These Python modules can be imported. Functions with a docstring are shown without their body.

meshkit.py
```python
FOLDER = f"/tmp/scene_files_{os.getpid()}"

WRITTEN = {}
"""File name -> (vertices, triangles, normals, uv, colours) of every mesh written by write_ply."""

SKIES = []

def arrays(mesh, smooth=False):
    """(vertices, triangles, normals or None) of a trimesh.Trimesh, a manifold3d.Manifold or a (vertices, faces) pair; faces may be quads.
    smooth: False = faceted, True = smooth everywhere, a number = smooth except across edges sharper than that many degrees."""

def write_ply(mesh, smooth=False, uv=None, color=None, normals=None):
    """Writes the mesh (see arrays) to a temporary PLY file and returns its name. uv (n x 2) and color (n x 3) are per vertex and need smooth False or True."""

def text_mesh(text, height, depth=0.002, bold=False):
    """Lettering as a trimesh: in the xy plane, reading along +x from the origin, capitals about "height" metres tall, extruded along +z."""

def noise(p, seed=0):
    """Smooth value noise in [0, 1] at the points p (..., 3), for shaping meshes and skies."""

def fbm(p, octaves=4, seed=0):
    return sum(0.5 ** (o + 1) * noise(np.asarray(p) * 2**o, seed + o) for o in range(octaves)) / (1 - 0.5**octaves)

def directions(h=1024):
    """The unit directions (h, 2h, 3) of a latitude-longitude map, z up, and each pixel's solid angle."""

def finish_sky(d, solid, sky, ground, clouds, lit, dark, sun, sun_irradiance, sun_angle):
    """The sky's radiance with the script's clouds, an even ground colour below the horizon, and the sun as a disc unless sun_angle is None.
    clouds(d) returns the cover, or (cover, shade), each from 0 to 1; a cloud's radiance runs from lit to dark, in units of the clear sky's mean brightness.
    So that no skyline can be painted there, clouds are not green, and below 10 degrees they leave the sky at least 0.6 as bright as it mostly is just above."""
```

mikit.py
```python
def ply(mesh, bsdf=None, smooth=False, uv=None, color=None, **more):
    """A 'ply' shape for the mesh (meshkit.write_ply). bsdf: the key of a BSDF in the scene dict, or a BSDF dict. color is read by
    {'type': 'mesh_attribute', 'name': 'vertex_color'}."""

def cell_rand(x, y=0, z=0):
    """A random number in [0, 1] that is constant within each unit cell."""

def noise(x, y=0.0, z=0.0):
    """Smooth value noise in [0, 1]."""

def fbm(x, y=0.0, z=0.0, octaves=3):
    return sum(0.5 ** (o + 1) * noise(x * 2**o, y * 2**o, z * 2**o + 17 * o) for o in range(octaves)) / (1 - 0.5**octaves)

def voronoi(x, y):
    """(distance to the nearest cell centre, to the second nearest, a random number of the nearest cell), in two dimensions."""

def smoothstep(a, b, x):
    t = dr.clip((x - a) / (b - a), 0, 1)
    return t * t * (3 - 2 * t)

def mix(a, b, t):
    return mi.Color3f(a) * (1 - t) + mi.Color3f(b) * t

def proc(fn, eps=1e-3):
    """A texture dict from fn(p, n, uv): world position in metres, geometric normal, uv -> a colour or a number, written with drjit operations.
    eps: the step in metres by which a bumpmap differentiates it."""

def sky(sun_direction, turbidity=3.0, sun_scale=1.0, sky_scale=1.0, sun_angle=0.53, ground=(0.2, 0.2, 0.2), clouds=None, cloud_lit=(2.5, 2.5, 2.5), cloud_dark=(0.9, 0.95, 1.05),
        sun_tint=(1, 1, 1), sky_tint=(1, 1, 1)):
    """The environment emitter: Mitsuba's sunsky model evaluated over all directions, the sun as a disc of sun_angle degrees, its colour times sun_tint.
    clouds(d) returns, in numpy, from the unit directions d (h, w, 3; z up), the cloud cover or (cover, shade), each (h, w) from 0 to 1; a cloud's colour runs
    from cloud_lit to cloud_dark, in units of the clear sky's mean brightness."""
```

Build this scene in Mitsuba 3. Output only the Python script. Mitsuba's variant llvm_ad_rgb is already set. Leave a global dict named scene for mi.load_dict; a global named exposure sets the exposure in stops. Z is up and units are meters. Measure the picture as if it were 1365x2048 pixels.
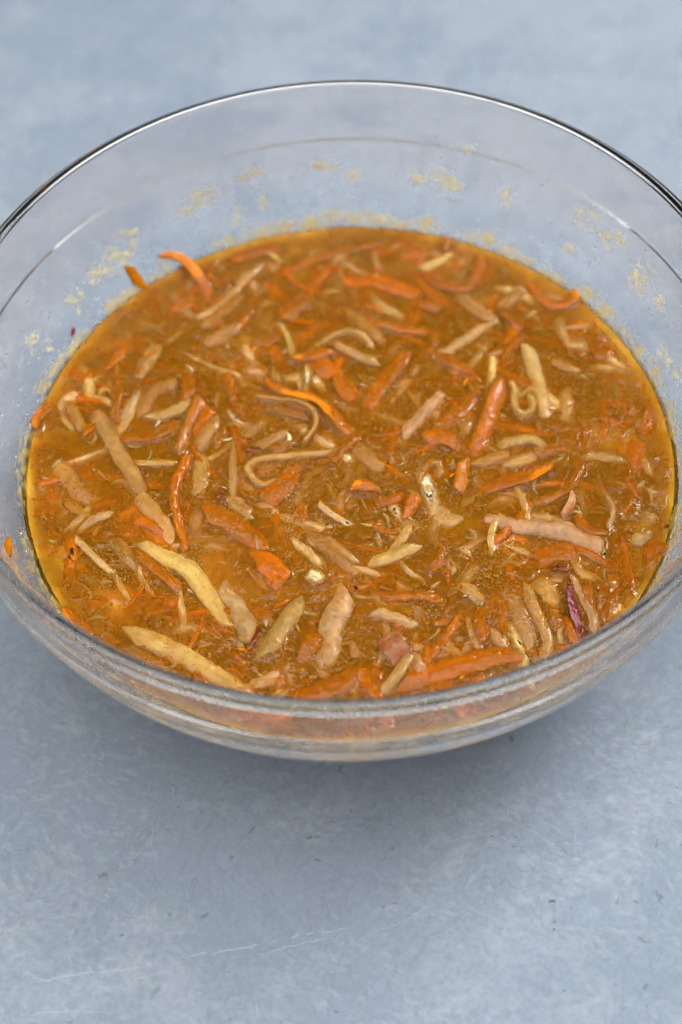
import math
import numpy as np
import trimesh
import mitsuba as mi
import drjit as dr
import mikit
import meshkit
from scipy import ndimage
from scipy.interpolate import CubicSpline, PchipInterpolator
from scipy.spatial import cKDTree

T = mi.ScalarTransform4f
scene, labels = {}, {}

# ---------------------------------------------------------------- camera, light, exposure
CAM = np.array([-0.00369, -0.33789, 0.37558 + 0.110])
PITCH, ROLL = 0.94308, -0.04393
fw = np.array([0, math.cos(PITCH), -math.sin(PITCH)])
rt = np.array([1.0, 0, 0])
up = np.cross(rt, fw)
up = -rt * math.sin(ROLL) + up * math.cos(ROLL)
scene['camera'] = {'type': 'thinlens', 'fov': 25.0, 'fov_axis': 'x', 'near_clip': 0.01, 'far_clip': 30.0,
                   'aperture_radius': 0.0052, 'focus_distance': 0.515,
                   'to_world': T().look_at(origin=CAM.tolist(), target=(CAM + fw).tolist(), up=up.tolist())}
exposure = 0.12


def window(name, centre, target, w, h, rgb, where):
    """A lit rectangle that faces the table, for the window and the added fill panels."""
    scene[name] = {'type': 'rectangle',
                   'to_world': T().look_at(origin=list(centre), target=list(target), up=[0, 0, 1]) @ T().scale([w / 2, h / 2, 1]),
                   'bsdf': {'type': 'diffuse', 'reflectance': {'type': 'rgb', 'value': [0, 0, 0]}},
                   'emitter': {'type': 'area', 'radiance': {'type': 'rgb', 'value': list(rgb)}}}
    labels[name] = {'kind': 'structure', 'label': where}


window('window', (2.15, 1.65, 2.60), (0, 0, 0.05), 1.5, 1.35, (14.0, 14.2, 14.6), 'brightest window behind the table on the right')
window('side_fill', (-2.5, -0.2, 2.0), (0, 0, 0.05), 2.3, 1.9, (1.2, 1.2, 1.25), 'added dim fill panel beside the table on the left')  # added fill light on the left, no window known there
window('overhead_fill', (-0.2, -0.9, 2.9), (-0.2, -0.7, 0.0), 5.0, 3.8, (2.5, 2.48, 2.44), 'added broad fill panel above the near side of the table')  # added broad fill light overhead, invented to lift the shadows and the rim
scene['room_light'] = {'type': 'constant', 'radiance': {'type': 'rgb', 'value': [0.125, 0.115, 0.108]}}

# ---------------------------------------------------------------- materials


def rgb(*c):
    return {'type': 'rgb', 'value': list(c)}


SCRATCHES = [
 (-0.1148, -0.1667, -0.0669, -0.1618, 0.00045, 0.55),
 (-0.0669, -0.1618, -0.0035, -0.1522, 0.00045, 0.55),
 (-0.0937, -0.1708, -0.0555, -0.1631, 0.0003, 0.45),
 (-0.0443, -0.1617, -0.0085, -0.155, 0.0004, 0.5),
 (-0.0987, -0.1499, -0.0962, -0.1665, 0.0003, 0.5),
 (-0.0394, -0.1385, -0.0386, -0.1589, 0.0003, 0.4),
 (-0.0389, -0.1589, -0.0369, -0.1829, 0.0005, 0.55),
 (-0.1188, -0.1761, -0.0806, -0.1768, 0.0004, 0.5),
 (-0.0897, -0.114, -0.0684, -0.1143, 0.0004, 0.55),
 (-0.0673, -0.0914, -0.0658, -0.1085, 0.0003, 0.4),
 (0.0254, -0.1256, 0.04, -0.1223, 0.0004, 0.55),
 (0.0617, -0.1359, 0.0658, -0.1329, 0.0014, 0.5),
 (0.0649, -0.1332, 0.0721, -0.1332, 0.0009, 0.45),
 (-0.0895, -0.1376, -0.0782, -0.1416, 0.0005, 0.5),
 (-0.0671, -0.1526, -0.0574, -0.1527, 0.0003, 0.45),
 (-0.0729, -0.1082, -0.073, -0.1264, 0.0003, 0.35),
 (0.0255, -0.1016, 0.0262, -0.1257, 0.0003, 0.35),
 (-0.0607, -0.1349, -0.0591, -0.1496, 0.0003, 0.35),
 (-0.1137, -0.1227, -0.1096, -0.1211, 0.0016, 0.35),
 (0.0709, -0.1187, 0.0696, -0.1366, 0.0003, 0.35),
 (-0.007, -0.1587, 0.0264, -0.145, 0.0003, 0.3),
]
NICKS = [
 (-0.0402, -0.1189, -0.0349, -0.1133, 0.0006, 0.6),
 (-0.0464, -0.128, -0.0444, -0.1267, 0.0007, 0.6),
 (0.008, -0.1266, 0.0101, -0.1253, 0.0009, 0.55),
 (0.0175, -0.1041, 0.0207, -0.1074, 0.0011, 0.45),
 (0.0189, -0.1088, 0.0219, -0.1101, 0.0009, 0.45),
 (0.0583, -0.1468, 0.0616, -0.1473, 0.0007, 0.8),
 (0.0653, -0.1505, 0.0676, -0.1479, 0.0009, 0.85),
 (0.059, -0.1567, 0.06, -0.1564, 0.0006, 0.7),
 (-0.066, -0.1469, -0.0641, -0.1436, 0.001, 0.5),
 (-0.0565, -0.147, -0.0526, -0.1458, 0.0008, 0.55),
 (-0.0715, -0.1745, -0.0667, -0.1675, 0.0012, 0.4),
 (-0.0172, -0.1276, -0.0151, -0.1298, 0.0006, 0.5),
 (-0.0991, -0.1392, -0.0919, -0.1481, 0.0018, 0.22),
 (0.0861, -0.1477, 0.0884, -0.1489, 0.0008, 0.5),
 (0.0849, -0.1775, 0.087, -0.1753, 0.0008, 0.5),
 (0.0852, -0.1595, 0.0911, -0.1631, 0.001, 0.35),
 (0.0041, -0.1474, 0.0059, -0.1451, 0.0008, 0.4),
 (0.0416, -0.114, 0.0434, -0.1156, 0.0005, 0.5),
 (-0.0394, -0.0893, -0.0367, -0.0906, 0.0006, 0.5),
 (0.0521, -0.0855, 0.0536, -0.0884, 0.001, 0.6),
 (0.0405, -0.1352, 0.0426, -0.1346, 0.0006, 0.4),
 (-0.1208, -0.1003, -0.1189, -0.1015, 0.0006, 0.4),
 (-0.1071, -0.0737, -0.105, -0.0726, 0.0006, 0.4),
 (-0.0051, -0.1105, -0.0042, -0.1129, 0.0006, 0.4),
]


def table_height(p):
    x, y = p.x, p.y
    return 0.5 * mikit.fbm(x * 900, y * 900, 0.0, 2) + 1.0 * mikit.fbm(x * 170 + 5, y * 260, 0.0, 3)


def table_colour(p, n, uv):
    x, y = p.x, p.y
    wx = x + 0.012 * (mikit.fbm(x * 45, y * 45, 3.0, 2) - 0.5)
    wy = y + 0.012 * (mikit.fbm(x * 45, y * 45, 9.0, 2) - 0.5)
    big = mikit.fbm(wx * 9 + 3.1, wy * 9 + 7.7, 0.0, 4)
    mid = mikit.fbm(wx * 46 + wy * 18, wy * 70 - wx * 20, 2.0, 4)
    fine = mikit.fbm(wx * 380 + wy * 160, wy * 520, 5.0, 3)
    tone = 0.40 * big + 0.34 * mid + 0.26 * fine
    t = mikit.smoothstep(0.36, 0.64, tone)
    c = mikit.mix((0.212, 0.258, 0.318), (0.276, 0.319, 0.374), t)
    # pale trowel flakes
    fl = mikit.smoothstep(0.60, 0.72, mikit.fbm(wx * 290 + 11, wy * 520 + wx * 150, 1.0, 3)) * mikit.smoothstep(0.30, 0.62, mikit.fbm(x * 22, y * 22, 4.0, 2))
    c = mikit.mix(c, (0.38, 0.415, 0.45), 0.20 * fl)
    # thin dark veins
    ve = 1 - mikit.smoothstep(0.0, 0.018, dr.abs(mikit.fbm(wx * 70 + 31, wy * 95 + 17, 6.0, 3) - 0.5))
    ve = ve * mikit.smoothstep(0.52, 0.70, mikit.fbm(x * 60 + 9, y * 60 + 2, 8.0, 2))
    c = mikit.mix(c, (0.14, 0.17, 0.205), 0.34 * ve)
    # sparse dark nicks
    for s, amount in ((38.0, 0.05), (110.0, 0.03)):
        f, g, w = mikit.voronoi(wx * s + 5.3, wy * s * 1.7 + 1.9)
        nick = (1 - mikit.smoothstep(0.02, 0.085, f + 0.12 * (mikit.noise(x * 1500, y * 1500) - 0.5))) * dr.select(w < amount * 2, mi.Float(1), mi.Float(0))
        c = mikit.mix(c, (0.08, 0.10, 0.12), 0.42 * nick)
    # short trowel strokes, lighter and darker
    for ang_, off, sgn in ((0.6, 3.0, 1), (2.2, 19.0, 1), (1.3, 41.0, -1)):
        ca, sa = math.cos(ang_), math.sin(ang_)
        u, v = wx * ca + wy * sa, wy * ca - wx * sa
        st = mikit.smoothstep(0.60, 0.74, mikit.fbm(u * 170 + off, v * 620 + off, off, 2))
        c = c * (1 + (0.035 if sgn > 0 else -0.05) * st)
    c = c * (0.93 + 0.14 * mikit.fbm(x * 820, y * 820, 2.0, 2))
    # scratches and dark nicks
    for rows, tint in ((SCRATCHES, (0.38, 0.415, 0.445)), (NICKS, (0.075, 0.10, 0.115))):
        for (x0, y0, x1, y1, wd, al) in rows:
            dx, dy = x1 - x0, y1 - y0
            L = math.hypot(dx, dy)
            a = ((x - x0) * dx + (y - y0) * dy) / L
            wob = 0.0014 * (mikit.noise(a * 110, 3.7 + x0 * 100) - 0.5) + 0.0006 * (mikit.noise(a * 900, 8.7 + x0 * 100) - 0.5)
            b = ((y - y0) * dx - (x - x0) * dy) / L + wob
            e = min(0.012, 0.3 * L)
            on = mikit.smoothstep(0, e, a) * (1 - mikit.smoothstep(L - e, L, a)) * mikit.smoothstep(0.10, 0.60, mikit.noise(a * 420, x0 * 77, 1.0))
            c = mikit.mix(c, tint, al * on * (1 - mikit.smoothstep(wd * 0.3, wd, dr.abs(b))))
    return c


scene['table_material'] = {'type': 'twosided', 'nested': {'type': 'bumpmap', 'arbitrary': mikit.proc(lambda p, n, uv: 0.00006 * table_height(p), 3e-4),
                           'nested': {'type': 'principled', 'base_color': mikit.proc(table_colour), 'roughness': 0.62, 'specular': 0.35}}}
scene['glass'] = {'type': 'dielectric', 'int_ior': 1.50, 'ext_ior': 1.0}
scene['wet_shred'] = {'type': 'bumpmap', 'arbitrary': mikit.proc(lambda p, n, uv: 0.00016 * mikit.fbm(p.x * 1300, p.y * 1300, p.z * 1300, 2), 1e-4),
                      'nested': {'type': 'principled', 'base_color': {'type': 'mesh_attribute', 'name': 'vertex_color'}, 'roughness': 0.25, 'specular': 0.06}}
scene['bare_shred'] = {**scene['wet_shred'], 'nested': {**scene['wet_shred']['nested'], 'roughness': 0.22, 'specular': 0.28}}


def pulp_colour(p, n, uv):
    x, y, z = p.x, p.y, p.z
    wx = x + 0.010 * (mikit.fbm(x * 60, y * 60, 1.0, 2) - 0.5)
    wy = y + 0.010 * (mikit.fbm(x * 60, y * 60, 5.0, 2) - 0.5)
    a = mikit.fbm(wx * 26 + 4, wy * 26 + 1, 2.0, 3)
    b = mikit.fbm(wx * 55 + 9, wy * 75 + 3, z * 60, 3)
    f = mikit.fbm(x * 420, y * 420, z * 420, 2)
    c = mikit.mix((0.55, 0.36, 0.026), (0.58, 0.27, 0.014), mikit.smoothstep(0.40, 0.62, a))
    c = mikit.mix(c, (0.62, 0.34, 0.10), 0.65 * mikit.smoothstep(0.56, 0.74, b))
    c = mikit.mix(c, (0.66, 0.19, 0.006), 0.85 * mikit.smoothstep(0.60, 0.42, b) * mikit.smoothstep(0.50, 0.66, mikit.fbm(wx * 40 + 2, wy * 40 + 8, 3.0, 2)))
    c = mikit.mix(c, (0.30, 0.125, 0.004), 0.7 * mikit.smoothstep(0.52, 0.68, mikit.fbm(wx * 48 + 21, wy * 48 + 5, 6.0, 3)))
    # paler yellow edge: froth, with light shining through thin juice painted in
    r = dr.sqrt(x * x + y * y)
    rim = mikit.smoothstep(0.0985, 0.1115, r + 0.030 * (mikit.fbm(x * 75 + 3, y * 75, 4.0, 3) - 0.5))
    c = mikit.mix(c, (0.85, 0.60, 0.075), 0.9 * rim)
    return c * (0.82 + 0.36 * f)


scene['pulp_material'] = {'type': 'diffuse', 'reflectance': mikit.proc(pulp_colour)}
scene['juice_medium'] = {'type': 'homogeneous', 'albedo': rgb(0.868, 0.555, 0.012), 'sigma_t': 900.0, 'phase': {'type': 'isotropic'}}
scene['juice_surface'] = {'type': 'dielectric', 'int_ior': 1.36, 'ext_ior': 1.0}
scene['wetted_glass'] = {'type': 'dielectric', 'int_ior': 1.50, 'ext_ior': 1.36}
scene['bubble_skin'] = {'type': 'thindielectric', 'int_ior': 1.36, 'ext_ior': 1.0}
scene['smear_material'] = {'type': 'blendbsdf', 'weight': mikit.proc(lambda p, n, uv: mikit.smoothstep(0.0, 0.95, uv.x + 0.22 * (mikit.fbm(p.x * 420, p.y * 420, p.z * 420, 2) - 0.5)) * (0.16 + 0.6 * uv.y)),
                           'bsdf_0': {'type': 'thindielectric', 'int_ior': 1.03},
                           'bsdf_1': {'type': 'principledthin', 'base_color': {'type': 'mesh_attribute', 'name': 'vertex_color'}, 'roughness': 0.5, 'diff_trans': 0.8, 'spec_trans': 0.0, 'eta': 1.33}}
scene['droplet_material'] = {'type': 'dielectric', 'int_ior': 1.34, 'ext_ior': 1.0}

# ---------------------------------------------------------------- table top
TABLE = 0.0
g = np.linspace(-1, 1, 3)
scene['table_top'] = mikit.ply((np.array([[-2.0, -1.2, 0], [2.0, -1.2, 0], [2.0, 2.2, 0], [-2.0, 2.2, 0]]), np.array([[0, 1, 2], [0, 2, 3]])), 'table_material', uv=np.array([[0, 0], [1, 0], [1, 1], [0, 1.0]]))
labels['table_top'] = {'kind': 'structure', 'label': 'pale blue grey stone table top with mottling and scratches'}

# ---------------------------------------------------------------- glass bowl
H = 0.1125
OUT = [(0.0480, 0.0015), (0.0520, 0.0008), (0.0600, 0.0038), (0.0750, 0.0115), (0.0930, 0.0245), (0.1085, 0.0395), (0.1192, 0.0545), (0.1268, 0.0660), (0.1300, 0.0745), (0.1312, 0.0815), (0.1316, 0.0850)]
INN = [(0.0, 0.0062), (0.0300, 0.0063), (0.0520, 0.0075), (0.0640, 0.0115), (0.0750, 0.0172), (0.0900, 0.0288), (0.1045, 0.0425), (0.1154, 0.0550), (0.1225, 0.0660), (0.1256, 0.0745), (0.1270, 0.0815), (0.1276, 0.0850)]


def smooth_curve(pts, n):
    p = np.array(pts)
    s = np.r_[0, np.cumsum(np.hypot(*np.diff(p, axis=0).T))]
    q = np.linspace(0, s[-1], n)
    return np.c_[PchipInterpolator(s, p[:, 0])(q), PchipInterpolator(s, p[:, 1])(q)]


rim_cx, rim_r = 0.13260, 0.00255
arc = [(rim_cx + rim_r * math.cos(a), H - rim_r + rim_r * math.sin(a)) for a in np.linspace(-0.15, math.pi + 0.15, 22)]
outer = np.vstack([smooth_curve(OUT, 70), [(0.13163, 0.0857), (0.13168, 0.0859), (0.13176, 0.08599), (0.13180, 0.08600), (0.13368, 0.08602), (0.13372, 0.08603), (0.13378, 0.08608), (0.13380, 0.0862), (0.13380, 0.0864), (0.1340, 0.0900), (0.1345, 0.1000), (0.1350, 0.1075)]])
inner_r = smooth_curve(INN, 90)
inner = np.vstack([inner_r, [(0.1279, 0.0862), (0.1284, 0.0880), (0.1287, 0.0905), (0.1294, 0.0990), (0.1299, 0.1075)]])
INNER_R = PchipInterpolator(*np.array(sorted(((z, r) for r, z in inner[1:]), key=lambda q: q[0])).T[:, np.r_[True, np.diff(sorted(z for r, z in inner[1:])) > 1e-9]])


def revolve(profile, n):
    p = np.array(profile)
    th = np.arange(n) / n * 2 * math.pi
    v, f, at = [], [], []
    for r, z in p:
        at.append(len(v))
        if r < 1e-9:
            v.append((0, 0, z))
        else:
            v += [(r * math.cos(a), r * math.sin(a), z) for a in th]
    for k in range(len(p) - 1):
        a, b = at[k], at[k + 1]
        i = np.arange(n)
        j = (i + 1) % n
        if p[k, 0] < 1e-9:
            f.append(np.c_[np.full(n, a), b + j, b + i])
        elif p[k + 1, 0] < 1e-9:
            f.append(np.c_[a + i, a + j, np.full(n, b)])
        else:
            f += [np.c_[a + i, a + j, b + j], np.c_[a + i, b + j, b + i]]
    return trimesh.Trimesh(np.array(v, float), np.vstack(f), process=False)


# ---------------------------------------------------------------- shreds: data in millimetres (x, y, height of the top)
LEVEL = 0.0550
SHREDS = [
 ('C', 5.2, 0, [[-68.47, 96.67, 7.0], [-64.95, 98.07, 6.0], [-58.24, 93.94, 4.0], [-53.51, 87.46, 1.5], [-51.79, 77.29, -0.5]], 'thick bent carrot strip climbing the glass at the upper left edge of the batter'),
 ('A', 6, 0, [[-70.33, 55.24, 0.8], [-72.5, 48.83, 1.1], [-76.73, 40.56, 0.4]], 'stubby pale apple wedge with an orange crumb at its lower tip'),
 ('C', 2.6, 0, [[-75.76, 44.19, 0.4], [-76.57, 41.28, 0.4]], 'orange carrot crumb on the lower tip of the stubby apple wedge'),
 ('C', 5, 0, [[-78.05, 62.18, -1.3], [-76.78, 56.84, -0.55], [-75.78, 52.92, -1.3]], "medium half sunk carrot shred close to the glass at ten o'clock"),
 ('AY', 2.6, 0, [[-61.51, 63.66, -0.9], [-64.53, 59.31, -0.15], [-67.37, 56.6, -0.9]], 'thin yellow peel shred right of the stubby apple wedge'),
 ('C', 7, 0, [[-103.36, 44.66, -0.8], [-100.38, 43.8, -0.05], [-92.71, 44.25, -0.8]], "broad half sunk carrot shred close to the glass at ten o'clock"),
 ('A', 4.2, 0, [[-65.07, 83.41, -0.5], [-62.52, 77.33, 0.13], [-59.14, 72.66, 0.13], [-55.5, 69.91, -0.5]], 'curved pale apple shred under the thick bent carrot strip'),
 ('A', 7, 20, [[-57.16, 93.83, -0.6], [-57.28, 84.98, 0.15], [-57.75, 75.9, -0.6]], 'broad upright apple slice tucked inside the bent carrot strip'),
 ('C', 2, 0, [[-86.23, 74.19, -0.6], [-83.15, 73.83, 0.15], [-79.87, 75.65, -0.6]], "short thin half sunk carrot shred close to the glass at ten o'clock"),
 ('R', 3, 30, [[-41.39, 88.27, 0.2], [-45.16, 82.13, 0.95], [-49.04, 77.78, 0.2]], 'narrow dark red skin sliver left of a long thin apple shred at the back'),
 ('A', 3.6, 0, [[-30.25, 96.96, 0.1], [-37.07, 87.33, 0.62], [-43.78, 78.16, 0.85], [-50.45, 71.68, 0.62], [-55.25, 69.85, 0.1]], 'long thin apple shred running beside the narrow dark red skin sliver at the back'),
 ('AT', 4, 0, [[-38.25, 79.15, 0.3], [-42.79, 74.07, 0.93], [-47.52, 69.13, 0.93], [-53.24, 65.4, 0.3]], 'yellowish apple shred with a pink upper tip'),
 ('A', 6, 0, [[-39.0, 64.92, -0.1], [-43.68, 61.53, 0.53], [-49.3, 57.28, 0.53], [-51.99, 55.98, -0.1]], "medium half sunk apple shred halfway out at eleven o'clock"),
 ('A', 7, 0, [[-27.14, 93.75, 0.1], [-24.4, 93.85, 0.1]], 'round pale apple lump among carrot shreds near the back edge'),
 ('C', 6, 0, [[-43.09, 99.83, -0.6], [-35.16, 102.86, 0.03], [-27.25, 104.31, 0.03], [-21.37, 103.2, -0.6]], "long half sunk carrot shred close to the glass at eleven o'clock"),
 ('C', 3.6, 0, [[-25.45, 88.88, -0.3], [-15.57, 94.56, 0.22], [-7.61, 98.79, 0.45], [4.32, 102.45, 0.22], [15.71, 105.34, -0.3]], 'longest thin carrot shred lying along the back edge'),
 ('C', 5, 0, [[-5.3, 112.56, -1.1], [2.72, 112.98, -0.35], [5.63, 111.31, -1.1]], "medium half sunk carrot shred close to the glass at twelve o'clock"),
 ('C', 7, 0, [[-23.71, 69.43, 0.2], [-17.88, 73.08, 0.95], [-12.13, 74.5, 0.2]], 'wide wet carrot shred draped with a pinkish apple scrap, upper left of centre'),
 ('AP', 5, 0, [[-19.91, 66.75, 0.6], [-17.52, 72.34, 0.6]], 'pinkish apple scrap draped over a wide wet carrot shred'),
 ('C', 6, 0, [[-34.31, 54.47, -0.7], [-27.64, 57.96, 0.05], [-20.42, 63.34, -0.7]], "medium half sunk carrot shred halfway out at eleven o'clock"),
 ('C', 5, 0, [[-57.64, 42.47, -1.1], [-52.04, 46.43, -0.35], [-46.19, 52.26, -1.1]], "medium half sunk carrot shred halfway out at ten o'clock"),
 ('A', 5, 0, [[-31.41, 74.7, -1.0], [-26.01, 76.48, -1.0]], "short half sunk apple shred halfway out at eleven o'clock"),
 ('A', 4, 0, [[-15.9, 78.81, -0.2], [-14.55, 78.73, -0.2]], "short half sunk apple shred halfway out at twelve o'clock, left of two"),
 ('A', 4, 0, [[-5.79, 81.4, -0.2], [-1.99, 79.57, -0.2]], "short half sunk apple shred halfway out at twelve o'clock, right of two"),
 ('AY', 4, 0, [[-10.69, 94.88, -0.4], [-6.81, 93.55, -0.4]], "short half sunk yellow apple shred close to the glass at twelve o'clock"),
 ('C', 5, 0, [[-18.33, 44.43, 2.2], [-12.72, 46.44, 1.8], [-6.15, 49.09, 1.2]], 'ragged bright carrot flap behind a pale apple lump near the centre'),
 ('C', 8, 0, [[-13.77, 44.45, 0.2], [-8.26, 40.75, 0.95], [-2.87, 36.44, 0.2]], "broad carrot shred halfway out at twelve o'clock"),
 ('C', 8, 20, [[-1.53, 36.5, 2.0], [-0.26, 31.29, 1.5], [4.64, 26.1, 0.5]], 'folded yellow orange carrot scrap right of the pale apple lump'),
 ('A', 7, 0, [[-14.41, 36.59, 2.2], [-13.18, 34.33, 2.2]], 'pale rounded apple lump sitting on orange carrot near the centre'),
 ('A', 4, 0, [[-26.63, 39.66, 0.9], [-24.97, 38.34, 0.9]], "short apple shred halfway out at eleven o'clock"),
 ('C', 5.6, 35, [[-27.55, 36.01, 1.5], [-24.41, 31.1, 2.5], [-18.57, 28.41, 3.0], [-12.79, 26.0, 3.2], [-6.94, 20.86, 3.0], [-2.33, 13.77, 2.2], [1.44, 9.61, 0.8]], 'long curling carrot strip over the hooked apple shred at the centre'),
 ('A', 3.6, 0, [[-2.47, 53.18, 0.6], [0.42, 49.78, 1.12], [4.41, 46.59, 1.35], [9.12, 43.78, 1.12], [12.39, 42.32, 0.6]], 'pale apple strip crossing below the arched apple ribbon'),
 ('A', 3.2, 70, [[-12.32, 50.78, -0.0], [-6.92, 54.94, 0.9], [0.75, 58.32, 1.7], [5.79, 57.17, 1.8], [9.56, 53.17, 1.5], [10.91, 50.31, 0.4]], 'arched thin apple ribbon behind the crossing pale apple strip'),
 ('A', 6, 0, [[3.03, 69.2, 0.4], [6.57, 62.44, 1.03], [10.52, 57.85, 1.03], [12.9, 52.71, 0.4]], 'wedge shaped apple shred just behind the arched apple ribbon'),
 ('C', 3.2, 0, [[5.34, 56.24, -0.2], [10.56, 50.87, -0.2]], "short thin half sunk carrot shred halfway out at twelve o'clock"),
 ('C', 7, 0, [[1.33, 85.4, 0.2], [9.44, 84.44, 0.4], [17.47, 82.36, 1.2], [24.2, 78.41, 1.0], [29.86, 76.52, 0.4]], 'broad carrot strip lying level at the back middle'),
 ('C', 8, 25, [[31.58, 85.21, 0.7], [34.28, 79.6, 1.33], [37.73, 74.09, 1.33], [40.72, 70.31, 0.7]], "broad carrot shred close to the glass at one o'clock"),
 ('C', 3.5, 0, [[32.81, 86.05, 0.6], [38.27, 81.32, 1.23], [43.86, 78.85, 1.23], [49.09, 78.88, 0.6]], "thin carrot shred close to the glass at one o'clock"),
 ('C', 5, 0, [[30.55, 72.31, -0.2], [35.12, 69.48, 0.55], [37.72, 68.21, -0.2]], "short half sunk carrot shred halfway out at one o'clock, right of two"),
 ('C', 6, 20, [[56.17, 95.2, 0.1], [53.33, 85.62, 0.85], [49.73, 79.33, 0.1]], "medium carrot shred close to the glass at one o'clock"),
 ('C', 4, 20, [[43.73, 103.02, 3.5], [41.95, 99.31, 1.0]], 'small carrot tip poking up at the back edge of the batter'),
 ('A', 6, 0, [[44.1, 76.41, -0.1], [48.94, 70.23, 0.53], [54.17, 64.71, 0.53], [59.07, 61.91, -0.1]], 'thick pale apple shred crossed by two others at the upper right'),
 ('A', 5, 0, [[69.79, 79.04, -0.3], [64.74, 71.46, 0.45], [60.24, 68.0, -0.3]], "medium half sunk apple shred close to the glass at one o'clock"),
 ('A', 5, 0, [[55.26, 60.03, 0.5], [48.56, 54.72, 0.6], [42.51, 49.75, 0.9], [36.76, 45.57, 1.2]], 'yellowish apple shred with a shiny lower tip at the upper right'),
 ('C', 3.2, 0, [[9.48, 64.24, 0.3], [15.95, 60.69, 0.93], [21.5, 58.56, 0.93], [32.36, 56.97, 0.3]], 'thin straight carrot shred lying level right of the apple wedge'),
 ('C', 4, 0, [[32.41, 57.55, -0.6], [33.94, 52.7, 0.15], [34.88, 49.8, -0.6]], "short half sunk carrot shred halfway out at one o'clock, left of two"),
 ('C', 4.6, 0, [[31.14, 47.47, -0.0], [36.46, 43.71, 0.52], [40.81, 40.03, 0.75], [45.96, 35.04, 0.52], [48.71, 30.47, -0.0]], 'carrot shred bending downward right of centre at the back'),
 ('A', 7, 0, [[51.15, 47.55, -0.0], [53.36, 47.17, -0.0]], "short broad half sunk apple shred halfway out at two o'clock"),
 ('A', 4, 0, [[56.57, 45.64, 0.1], [57.82, 45.07, 0.1]], "short half sunk apple shred halfway out at two o'clock"),
 ('C', 7.2, 0, [[21.86, 45.45, 1.2], [18.55, 39.53, 1.4], [14.13, 32.91, 0.9], [10.89, 26.87, 0.3], [8.73, 19.97, -0.4]], 'wide dark carrot strip slanting down just right of the centre'),
 ('A', 4, 0, [[27.93, 41.15, -0.5], [24.3, 36.45, -0.5]], "short half sunk apple shred halfway out at one o'clock"),
 ('A', 5, 0, [[22.47, 33.86, -0.2], [17.71, 27.86, -0.2]], "short half sunk apple shred near the centre at one o'clock"),
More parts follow.
